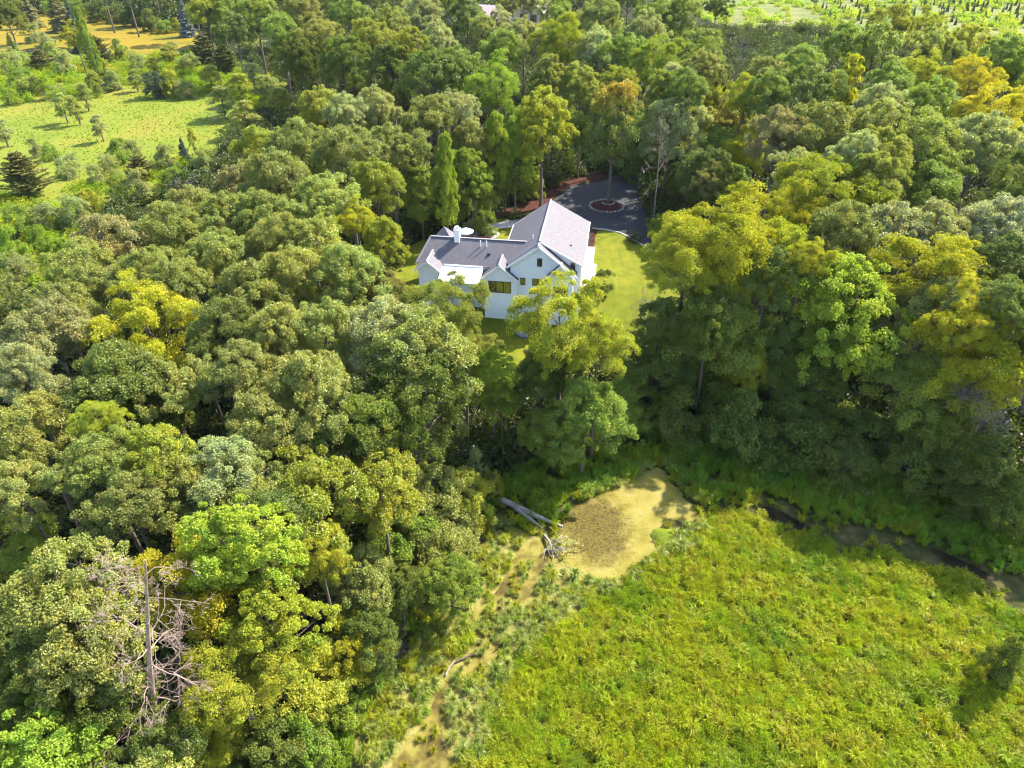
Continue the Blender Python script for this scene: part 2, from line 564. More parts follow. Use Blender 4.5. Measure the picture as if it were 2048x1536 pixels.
CHANNEL = smooth_poly([(4.2, 44.3), (1.6, 44.1), (0.3, 42.7), (-0.5, 40.2), (-1.5, 37.9), (-3.4, 36.0), (-3.6, 34.6), (-2.7, 33.6), (-3.7, 31.4), (-5.3, 29.7), (-6.0, 27.7), (-6.8, 25.9), (-8.3, 23.9), (-8.4, 22.6), (-4.0, 22.6), (-3.9, 24.2), (-5.0, 26.3), (-4.7, 28.5), (-3.5, 30.2), (-0.9, 32.2), (-0.5, 33.8), (-1.5, 34.6), (-1.0, 36.0), (1.4, 37.6), (2.6, 39.8), (2.9, 41.3), (4.6, 41.8)], 2)
MUDS = [smooth_poly([(23.2, 48.2), (24.6, 48.4), (26.6, 46.3), (27.8, 45.1), (25.7, 45.1), (23.5, 46.9)], 2), smooth_poly([(36.8, 43.6), (38.4, 42.3), (40.2, 40.8), (41.5, 39.4), (39.6, 39.7), (37.4, 41.3)], 2), smooth_poly([(27.6, 52.4), (29.1, 52.4), (28.7, 49.6), (27.0, 48.9)], 2)]
MARSH = [(-14.9, 22.0), (-12.4, 25.2), (-11.1, 29.6), (-8.9, 35.7), (-6.3, 41.8), (-3.0, 47.2), (-1.2, 51.0), (1.8, 54.2), (9.2, 56.6), (16.7, 60.8), (25.9, 60.8), (35.2, 56.6), (41.9, 49.2), (47.9, 43.6), (80.0, 30.0), (80.0, -20.0), (-20.0, -20.0)]
MARSH_HERB = [(9.2, 38.9), (10.8, 40.6), (13.0, 42.3), (15.1, 44.5), (17.8, 46.3), (21.0, 47.9), (23.0, 46.9), (24.6, 44.6), (28.3, 43.4), (30.4, 42.1), (33.8, 41.8), (36.1, 40.5), (38.5, 38.4), (40.5, 36.1), (42.4, 33.4), (35.4, 20.8), (-0.8, 20.8), (-2.2, 25.2), (-1.4, 28.9), (-0.1, 31.7), (2.2, 34.7), (6.4, 37.9)]
SEDGE_BAND = [(-14.7, 21.4), (-11.7, 25.2), (-9.6, 31.7), (-7.8, 36.1), (-4.5, 41.3), (-2.7, 45.4), (-0.7, 48.5), (3.9, 44.5), (4.9, 47.2), (8.6, 51.0), (13.5, 54.6), (16.0, 54.2), (17.8, 48.5), (21.8, 49.2), (25.4, 48.5), (28.1, 45.4), (33.0, 44.1), (37.6, 40.7), (43.6, 36.6), (41.6, 31.7), (35.5, 36.6), (29.2, 41.3), (24.0, 44.1), (18.0, 45.4), (12.8, 41.3), (8.9, 38.1), (3.0, 34.3), (-0.5, 28.9), (-1.5, 25.2), (-0.4, 20.8)]
BANKS = [[(-12.6, 23.3), (-12.1, 27.4), (-11.4, 31.2), (-9.3, 35.7), (-7.0, 40.2), (-4.3, 45.4), (-1.6, 50.2), (0.8, 53.5), (4.5, 56.2), (9.2, 56.6), (13.2, 55.8), (15.6, 54.6), (13.4, 53.9), (8.5, 50.2), (5.0, 47.6), (3.9, 45.4), (-0.7, 48.2), (-2.9, 45.4), (-5.3, 40.7), (-7.8, 36.1), (-9.6, 31.7), (-10.6, 27.0), (-11.3, 23.3)], [(13.8, 59.9), (20.5, 60.8), (28.4, 58.2), (35.6, 55.0), (41.2, 49.9), (46.5, 44.1), (43.8, 39.7), (38.4, 42.4), (34.4, 45.4), (28.5, 46.6), (24.9, 49.9), (18.8, 48.5), (16.6, 52.0), (15.1, 54.6)]]
MEADOW = [(-158.4, 201.6), (-125.5, 193.5), (-111.2, 196.1), (-108.3, 213.4), (-81.5, 201.6), (-63.4, 185.9), (-57.0, 168.0), (-60.3, 156.3), (-65.0, 142.8), (-71.8, 139.7), (-77.6, 131.0), (-77.7, 118.4), (-80.0, 111.7), (-97.3, 105.6)]
GOLD = [(-239.4, 330.6), (-211.2, 347.6), (-196.1, 356.7), (-136.1, 307.8), (-119.9, 300.8), (-110.7, 285.6), (-117.6, 261.6), (-127.3, 253.0), (-150.4, 266.1), (-165.8, 275.6), (-171.0, 257.3), (-185.5, 248.9)]
UPM = [(-187.7, 244.9), (-161.0, 257.3), (-144.3, 257.3), (-115.9, 257.3), (-102.2, 266.1), (-67.5, 219.8), (-59.6, 181.1), (-81.5, 201.6), (-108.3, 213.4), (-111.2, 196.1), (-125.5, 193.5), (-158.4, 201.6)]
SCRUBP = [(-108.7, 128.3), (-82.4, 125.7), (-77.1, 142.8), (-62.1, 146.0), (-62.2, 123.2), (-70.7, 118.4), (-64.8, 94.8), (-61.4, 84.7), (-78.5, 82.7)]
FARP = [(95.0, 240.0), (130.0, 225.0), (210.0, 230.0), (300.0, 260.0), (420.0, 300.0), (700.0, 400.0), (900.0, 1500.0), (60.0, 1500.0), (75.0, 420.0), (85.0, 300.0)]
WET = [(-8.7, 23.3), (-11.3, 24.9), (-9.5, 28.9), (-7.3, 35.2), (-4.1, 41.3), (-1.8, 45.4), (3.9, 44.8), (5.0, 41.8), (9.0, 38.6), (6.4, 37.1), (2.5, 33.4), (-0.5, 29.6), (-2.2, 25.9), (-2.1, 23.3)]
CLEAR = [LAWN, DRIVE, MULCH, PATHP, MARSH, MEADOW, GOLD, UPM, SCRUBP]
MEADOWS = [MEADOW, UPM]
SCRUB = [SCRUBP, UPM]
FARM = [FARP]
WOODS = [[(-95, 20), (-13, 20), (-9, 35), (-2, 52), (4, 60), (14, 60), (36, 56), (46, 42), (80, 40), (150, 230), (120, 300), (-60, 330), (-90, 250), (-60, 170), (-95, 110)]]
ISLET = (14.2, 44.27)
ZONES = [
    ('marsh', MARSH, 'marsh_ground', .02, 2.5, 'wet marsh soil under the plants', 0),
    ('wet_margin', WET, 'margin', .03, 2.0, 'pale weedy mud and straw between the sedge tussocks', .2),
    ('pond', wobble(POND[::4], .14, 5), 'duckweed', .05, 1.0, 'still pond covered with yellow duckweed and dark specks', 0),
    ('channel', CHANNEL, 'channel', .04, 1.0, 'shallow silty channel winding through the marsh', 0),
    ('mud_pool', MUDS[0], 'mud', .05, 1.0, 'dark brown mud pool beyond the marsh plants', 0),
    ('mud_pool', MUDS[1], 'mud', .05, 1.0, 'dark mud pool in tree shade near the right edge', 0),
    ('mud_pool', MUDS[2], 'mud', .05, 1.0, 'small black pool in the shaded sedge', 0),
    ('lawn', LAWN, 'lawn', .03, 1.0, 'mown yellow-green lawn round the white house', .15),
    ('driveway', DRIVE, 'asphalt', .06, 1.2, 'dark asphalt driveway dappled with shade', 0),
    ('mulch_bed', MULCH, 'mulch', .05, 1.2, 'red mulch bed along the far side of the driveway', .1),
    ('garden_path', PATHP, 'concrete', .08, 1.0, 'pale grey path between lawn and driveway', 0),
    ('meadow', MEADOW, 'meadow_ground', .04, 8, 'bright green clearing with rusty patches', .6),
    ('upper_meadow', UPM, 'meadow_ground', .05, 8, 'rough meadow between the young trees', .6),
    ('dry_meadow', GOLD, 'gold_ground', .07, 8, 'dry golden meadow in the upper left', .6),
    ('scrub_ground', SCRUBP, 'meadow_ground', .06, 8, 'yellow-green scrubby ground below the clearing', .6),
    ('far_marsh', FARP, 'far_ground', .08, 30, 'hazy open marsh at the top right', 0),
]
for nm, poly, mt, dz, res, lab, wob in ZONES:
    pp = wobble(poly, wob, len(nm)) if wob else np.array(poly)
    sheet(nm, pp, MAT[mt], dz, res, lab)


# ------------------------------------------------------------------ vegetation prototypes
def unit(v):
    return v / np.maximum(np.linalg.norm(v, axis=-1, keepdims=True), 1e-9)


def leaf_quads(c, t, nr, L, Wd, fold=.12):
    """rhombus leaves"""
    t = unit(t)
    s = unit(np.cross(nr, t))
    nn = unit(np.cross(t, s))
    L = np.asarray(L)[:, None]
    Wd = np.asarray(Wd)[:, None]
    v0 = c - t * L * .5
    v2 = c + t * L * .5 - nn * L * .12
    v1 = c + s * Wd * .5 + nn * L * fold
    v3 = c - s * Wd * .5 + nn * L * fold
    return np.stack([v0, v1, v2, v3], 1).reshape(-1, 3)


def quads_mesh(name, V, mat, tint):
    n = len(V) // 4
    return mesh_np(name, V, np.arange(4 * n), np.arange(n) * 4, [mat], {'tint': tint})


def broad_crown(seed, Rr=5.5, H=15.0, base=4.0, lobes=14, lobe_r=.42, clumps=20, leaves=120, clump_r=.75, L=.25, mat='leaf', shape='round',
                flat=.85, up=.7, outer=.55, lwr=.62, gap=0.0):
    """returns (crown mesh, trunk mesh): boughs -> leaf clumps -> leaves, with limbs that reach every bough"""
    rs = np.random.RandomState(seed)
    ch = H - base
    cz = base + ch * .5
    LC, LR = [], []
    for k in range(lobes):
        f = (k + .5) / lobes
        h = f ** .85                      # 0 bottom .. 1 top
        if shape == 'round':
            prof = math.sqrt(max(.08, 1 - (2 * h - .62) ** 2 / 2.0))
        elif shape == 'tall':
            prof = math.sin(math.pi * min(1, .18 + .82 * h)) ** .6 if h < .98 else .2
        elif shape == 'flame':
            prof = (math.sin(math.pi * (h * .9 + .08))) ** .7 * (1.05 - .35 * h)
        elif shape == 'vase':
            prof = .45 + .6 * math.sin(math.pi * min(1, h * .75 + .05))
        elif shape == 'bush':
            prof = math.sqrt(max(.05, 1 - h ** 2))
        th = k * 2.39996 + rs.uniform(-.5, .5)
        rad = Rr * outer * prof * rs.uniform(.6, 1.25)
        if k == lobes - 1:
            rad *= .25
        LC.append((math.cos(th) * rad, math.sin(th) * rad, base + ch * (.14 + .68 * h) + rs.uniform(-1.1, 1.1)))
        LR.append(Rr * lobe_r * rs.uniform(.6, 1.38) * (1.0 if shape != 'flame' else .8 + .4 * prof))
    LC = np.array(LC)
    LR = np.array(LR)
    CC, CO = [], []
    for k in range(lobes):
        d = unit(rs.normal(size=(clumps, 3)) + np.array([0, 0, .35]))
        d[:, 2] = np.where(d[:, 2] < -.55, -d[:, 2], d[:, 2])
        p = LC[k] + d * np.array([1, 1, .9]) * LR[k] * np.where(rs.uniform(size=(clumps, 1)) < .16, rs.uniform(1.1, 1.38, (clumps, 1)), rs.uniform(.74, 1.08, (clumps, 1)))
        keep = np.ones(clumps, bool)
        for q in range(lobes):
            if q != k:
                keep &= np.linalg.norm((p - LC[q]) / np.array([1, 1, .9]), axis=1) > LR[q] * .74
        keep &= rs.uniform(size=clumps) > gap
        CC.append(p[keep])
        CO.append(unit(d[keep] * .7 + unit(p[keep] - np.array([0, 0, cz - ch * .25])) * .6))
    CC = np.concatenate(CC)
    CO = np.concatenate(CO)
    m = len(CC)
    n = m * leaves
    ci = np.repeat(np.arange(m), leaves)
    crs = clump_r * rs.uniform(.55, 1.5, m)
    o = rs.normal(size=(n, 3))
    o = unit(o) * (rs.uniform(size=(n, 1)) ** .45)
    axis = unit(CO[ci] + np.array([0, 0, up]))
    along = (o * axis).sum(1, keepdims=True)
    o = o - axis * along * (1 - flat)                       # flatten each clump along its outward axis
    rr = np.linalg.norm(o, axis=1, keepdims=True)
    c = CC[ci] + o * crs[ci][:, None] - axis * (rr ** 2) * crs[ci][:, None] * .18    # domed
    nr = unit(axis * .9 + o * .7 + rs.normal(size=(n, 3)) * .62)
    t = unit(o + rs.normal(size=(n, 3)) * .7 - np.array([0, 0, .25]))
    Ls = L * rs.uniform(.65, 1.3, n)
    Vq = leaf_quads(c, t, nr, Ls, Ls * lwr)
    ct = rs.uniform(.0, 1, m)
    tint = np.clip(ct[ci] * .45 + rs.uniform(0, .6, n), 0, 1)
    crown = quads_mesh('crown', Vq, MAT[mat], tint)
    # trunk and limbs
    b = MB()
    tr = .035 * H * .42 + .06
    top = H * .72
    sway = rs.uniform(-.5, .5, 2)
    path = [(sway[0] * (max(0, z) / H) ** 2 * 1.2, sway[1] * (max(0, z) / H) ** 2 * 1.2, z) for z in [-16.0] + list(np.linspace(0, top, 6))]
    b.tube(path, [tr * 1.25] + list(np.linspace(tr, tr * .3, 6)), 7)
    for k in range(lobes):
        z0 = min(top * .97, max(base * .75, LC[k][2] - np.hypot(*LC[k][:2]) * .9))
        f = z0 / top
        p0 = np.array([sway[0] * (z0 / H) ** 2 * 1.2, sway[1] * (z0 / H) ** 2 * 1.2, z0])
        p2 = LC[k] + rs.normal(0, .2, 3)
        p1 = (p0 + p2) / 2 + np.array([0, 0, -.25]) + rs.normal(0, .25, 3)
        r0 = tr * (1 - .65 * f) * .55
        b.tube([p0, p1, p2], [r0, r0 * .65, r0 * .3], 5)
        for q in range(4):
            e = LC[k] + unit(rs.normal(size=3) + np.array([0, 0, .5])) * LR[k] * .85
            b.tube([p2, (p2 + e) / 2 + rs.normal(0, .12, 3), e], [r0 * .3, r0 * .18, .012], 4, False)
    trunk = b.mesh('trunk', MAT['bark'], True)
    return crown, trunk


def conifer(seed, Rr, H, kind, leafL=.32):
    rs = np.random.RandomState(seed)
    C, T, N = [], [], []
    b = MB()
    b.tube([(0, 0, -.2), (0, 0, H * .5), (0, 0, H)], [.02 * H, .012 * H, .01], 6)
    nl = int(H * (2.6 if kind == 'spruce' else 3.2))
    for i in range(nl):
        f = (i + .5) / nl
        z = H * (.03 + .95 * f)
        if kind == 'spruce':
            rad = Rr * (1 - f) ** .85 * rs.uniform(.85, 1.1) + .1
            nb = int(7 + 5 * (1 - f))
            droop = -.25
        else:
            rad = Rr * (math.sin(math.pi * (.25 + .75 * f)) ** .7) * (1 - .25 * f) * rs.uniform(.6, 1.15) + .12
            nb = 7
            droop = .45
        for k in range(nb):
            th = rs.uniform(0, 2 * math.pi)
            r = rad * rs.uniform(.75, 1.1)
            d = np.array([math.cos(th), math.sin(th), 0])
            p0 = np.array([0, 0, z])
            p1 = p0 + d * r + np.array([0, 0, droop * r])
            if k % 2 == 0:
                b.tube([p0, p1], [.03, .008], 4, False)
            m = int(40 * r) + 14
            s = rs.uniform(.12, 1.05, m) ** .75
            base = p0 + (p1 - p0) * s[:, None]
            side = np.array([-d[1], d[0], 0])
            wv = (1.1 - s) * r * .33 + .08
            lat = rs.uniform(-1, 1, m)
            c = base + side * (lat * wv)[:, None] + np.array([0, 0, 1.0]) * (rs.uniform(-.10, .12, m) - abs(lat) * wv * .25)[:, None]
            t = d * .8 + side * np.sign(lat)[:, None] * .8 + rs.normal(0, .35, (m, 3)) + np.array([0, 0, (-.2 if kind == 'spruce' else .6)])
            C.append(c)
            T.append(t)
            N.append(np.array([0, 0, 1.0]) + d * .35 + rs.normal(0, .45, (m, 3)))
    C = np.concatenate(C)
    T = np.concatenate(T)
    N = np.concatenate(N)
    n = len(C)
    Ls = leafL * rs.uniform(.7, 1.4, n)
    Vq = leaf_quads(C, T, N, Ls, Ls * .33, .05)
    return quads_mesh('crown', Vq, MAT['needle'], rs.uniform(0, 1, n)), b.mesh('trunk', MAT['bark'], True)


def bare_tree(seed, H, spread, levels=4, r0=.16, mat='dead_bark', first=.35, lean=(0, 0), nb=9, twig=.012, droop=0.0, trunk_mat=None):
    """a dead tree: trunk mesh and a mesh of bare branches"""
    rs = np.random.RandomState(seed)
    tb, bb = MB(), MB()
    path = []
    wob = rs.normal(0, .1, (9, 2)).cumsum(0) * H / 40
    for i in range(9):
        f = i / 8
        path.append(np.array([lean[0] * f + wob[i][0] * f, lean[1] * f + wob[i][1] * f, -.2 + (H + .2) * f]))
    tb.tube(path, [r0 * (1 - .88 * (i / 8)) for i in range(9)], 7)

    def grow(p, d, ln, r, lev):
        segs = 3
        pts = [p]
        for s in range(segs):
            d = unit(d + rs.normal(0, .2, 3) + np.array([0, 0, -droop * .25 if lev < levels else 0]))
            p = p + d * ln / segs
            pts.append(p)
        bb.tube(pts, [r, r * .8, r * .6, max(twig * .6, r * .4)], 4 if lev > 1 else 5, False)
        if lev >= levels:
            return
        k = 4 if lev < 2 else 3
        for q in range(k):
            s = rs.uniform(.35, 1.0)
            a = pts[0] + (pts[-1] - pts[0]) * s
            nd = unit(d + rs.normal(0, .55, 3))
            grow(a, nd, ln * rs.uniform(.45, .7), max(twig, r * .52), lev + 1)

    for k in range(nb):
        f = first + (1 - first) * (k + rs.uniform(0, .8)) / nb
        f = min(f, .98)
        x = f * 8
        i = min(7, int(x))
        p = path[i] + (path[i + 1] - path[i]) * (x - i)
        th = k * 2.4 + rs.uniform(-.6, .6)
        d = unit(np.array([math.cos(th), math.sin(th), rs.uniform(.15, .8) - droop]))
        grow(p, d, spread * (1.15 - .55 * f) * rs.uniform(.7, 1.15), max(twig * 2, r0 * (1 - .8 * f) * .27), 1)
    return tb.mesh('trunk', MAT[trunk_mat or mat]), bb.mesh('branch', MAT[mat])


def tuft(seed, n, h, spread, w, mat, droop=.6, name='tuft', stiff=.4):
    """arching blades"""
    rs = np.random.RandomState(seed)
    th = rs.uniform(0, 2 * math.pi, n)
    d = np.stack([np.cos(th), np.sin(th), np.zeros(n)], 1)
    base = d * (rs.uniform(0, .22, n) * spread)[:, None]
    hh = h * rs.uniform(.55, 1.1, n)
    out = spread * rs.uniform(.25, 1.0, n)
    p0 = base
    p1 = base + d * (out * stiff)[:, None] + np.array([0, 0, 1.0]) * (hh * .75)[:, None]
    p2 = base + d * out[:, None] + np.array([0, 0, 1.0]) * (hh * (1 - droop * rs.uniform(.2, 1, n)))[:, None]
    s = np.stack([-d[:, 1], d[:, 0], np.zeros(n)], 1)
    tw = rs.normal(0, .5, (n, 3))
    s = unit(s + tw * np.array([1, 1, .3]))
    ww = w * rs.uniform(.6, 1.2, n)[:, None]
    V = np.stack([p0 - s * ww * .5, p0 + s * ww * .5, p1 + s * ww * .5, p1 - s * ww * .5, p2], 1).reshape(-1, 3)
    a = np.arange(n) * 5
    q = np.stack([a, a + 1, a + 2, a + 3, a + 3, a + 2, a + 4], 1).ravel()
    ls = np.stack([np.arange(n) * 7, np.arange(n) * 7 + 4], 1).ravel()
    tint = np.repeat(rs.uniform(0, 1, n), 2)
    return mesh_np(name, V, q, ls, [MAT[mat]], {'tint': tint})


def herb(seed, n, rad, h, L, mat, name='herb', up=.7):
    rs = np.random.RandomState(seed)
    o = unit(rs.normal(size=(n, 3)))
    o[:, 2] = np.abs(o[:, 2])
    rr = rs.uniform(.2, 1, n) ** .5
    c = o * rr[:, None] * np.array([rad, rad, h]) * (1 + .25 * np.sin(np.arctan2(o[:, 1], o[:, 0]) * 3 + seed))[:, None]
    nr = unit(o * .6 + np.array([0, 0, up]) + rs.normal(0, .55, (n, 3)))
    t = unit(o * np.array([1, 1, .3]) + rs.normal(0, .5, (n, 3)))
    Ls = L * rs.uniform(.6, 1.35, n)
    return quads_mesh(name, leaf_quads(c, t, nr, Ls, Ls * .42), MAT[mat], rs.uniform(0, 1, n))


PROTO = {}
PROTO['oak'] = [broad_crown(11 + k, 6.0, 15, 6.6, 17, .33, 19, 150, .66, .245, 'gloss_leaf', 'round', outer=.66) for k in range(5)]
PROTO['maple'] = [broad_crown(31 + k, 5.2, 15, 5.4, 20, .34, 19, 140, .58, .235, 'leaf', 'round', up=1.0, flat=.7, outer=.64) for k in range(4)]
PROTO['ash'] = [broad_crown(51 + k, 5.6, 16, 7.2, 18, .31, 17, 150, .72, .22, 'leaf', 'vase', flat=.6, gap=.12, lwr=.5, up=1.0, outer=.68) for k in range(4)]
PROTO['tall'] = [broad_crown(71 + k, 3.8, 17, 2.4, 20, .38, 18, 95, .6, .28, 'leaf', 'flame', outer=.62) for k in range(3)]
PROTO['poplar'] = [broad_crown(91 + k, 1.5, 7, .8, 12, .44, 14, 60, .36, .17, 'gloss_leaf', 'flame', gap=.1) for k in range(2)]
PROTO['shrub'] = [broad_crown(101 + k, 2.2, 3.2, .1, 9, .46, 18, 80, .42, .17, 'leaf', 'bush') for k in range(3)]
PROTO['cedar'] = [conifer(111 + k, 2.3, 7.5, 'cedar', .30) for k in range(2)]
PROTO['spruce'] = [conifer(121 + k, 2.6, 11, 'spruce', .34) for k in range(2)]
PROTO['bare'] = [bare_tree(131 + k, 13, 3.6, 4, .15, 'grey_twig', .42, nb=8, twig=.018) for k in range(2)]
PROTO['bareshrub'] = [bare_tree(141 + k, 3.6, 2.2, 3, .06, 'grey_twig', .08, nb=11, twig=.016) for k in range(1)]
PROTO['snag'] = [bare_tree(151, 13, 2.3, 4, .12, 'dead_bark', .52, nb=9, twig=.016, droop=.1, trunk_mat='pale_bark')]
REFH = dict(oak=(6.4, 15.4), maple=(5.6, 15.2), ash=(6.2, 16), tall=(4.0, 17), poplar=(1.6, 7), shrub=(2.4, 3.5), cedar=(2.3, 7.6), spruce=(2.6, 11.2),
            bare=(4.0, 14), bareshrub=(2.2, 4), snag=(2.4, 13.5))
RAISED = ('oak', 'maple', 'ash')
CATS = dict(shrub='shrub', bareshrub='shrub')
NAMES = dict(oak='oak_tree', maple='maple_tree', ash='ash_tree', tall='tall_tree', poplar='poplar_tree', shrub='shrub', cedar='cedar_tree', spruce='spruce_tree',
             bare='bare_tree', bareshrub='bare_shrub', snag='dead_tree')


def plant(kind, variant, x, y, z, rad, h, color, rz, label, group, lean=(0, 0), name=None):
    ps = PROTO[kind]
    first, second = ps[variant % len(ps)]
    r0, h0 = REFH[kind]
    root = empty(name or NAMES[kind], (x, y, z), rz, label, CATS.get(kind, 'tree'), group)
    root.rotation_euler = (lean[0], lean[1], rz)
    s = rad / r0
    if kind in RAISED:                       # the crown keeps its proportions and is carried up on a longer trunk
        root.scale = (1, 1, 1)
        ax = .86 + .28 * ((x * 7.31 + y * 3.17) % 1.0)
        lift, scale = (0, 0, h - h0 * s), (s * ax, s / ax ** .7, s)
    else:
        root.scale = (s, s, h / h0)
        lift, scale = (0, 0, 0), (1, 1, 1)
    if kind in ('bare', 'bareshrub', 'snag'):
        link('trunk', first, root)
        link('branch', second, root)
    else:
        c = link('crown', first, root)
        c.color = (*color, 1)
        t = link('trunk', second, root)
        for q in (c, t):
            q.location, q.scale = lift, scale
    return root


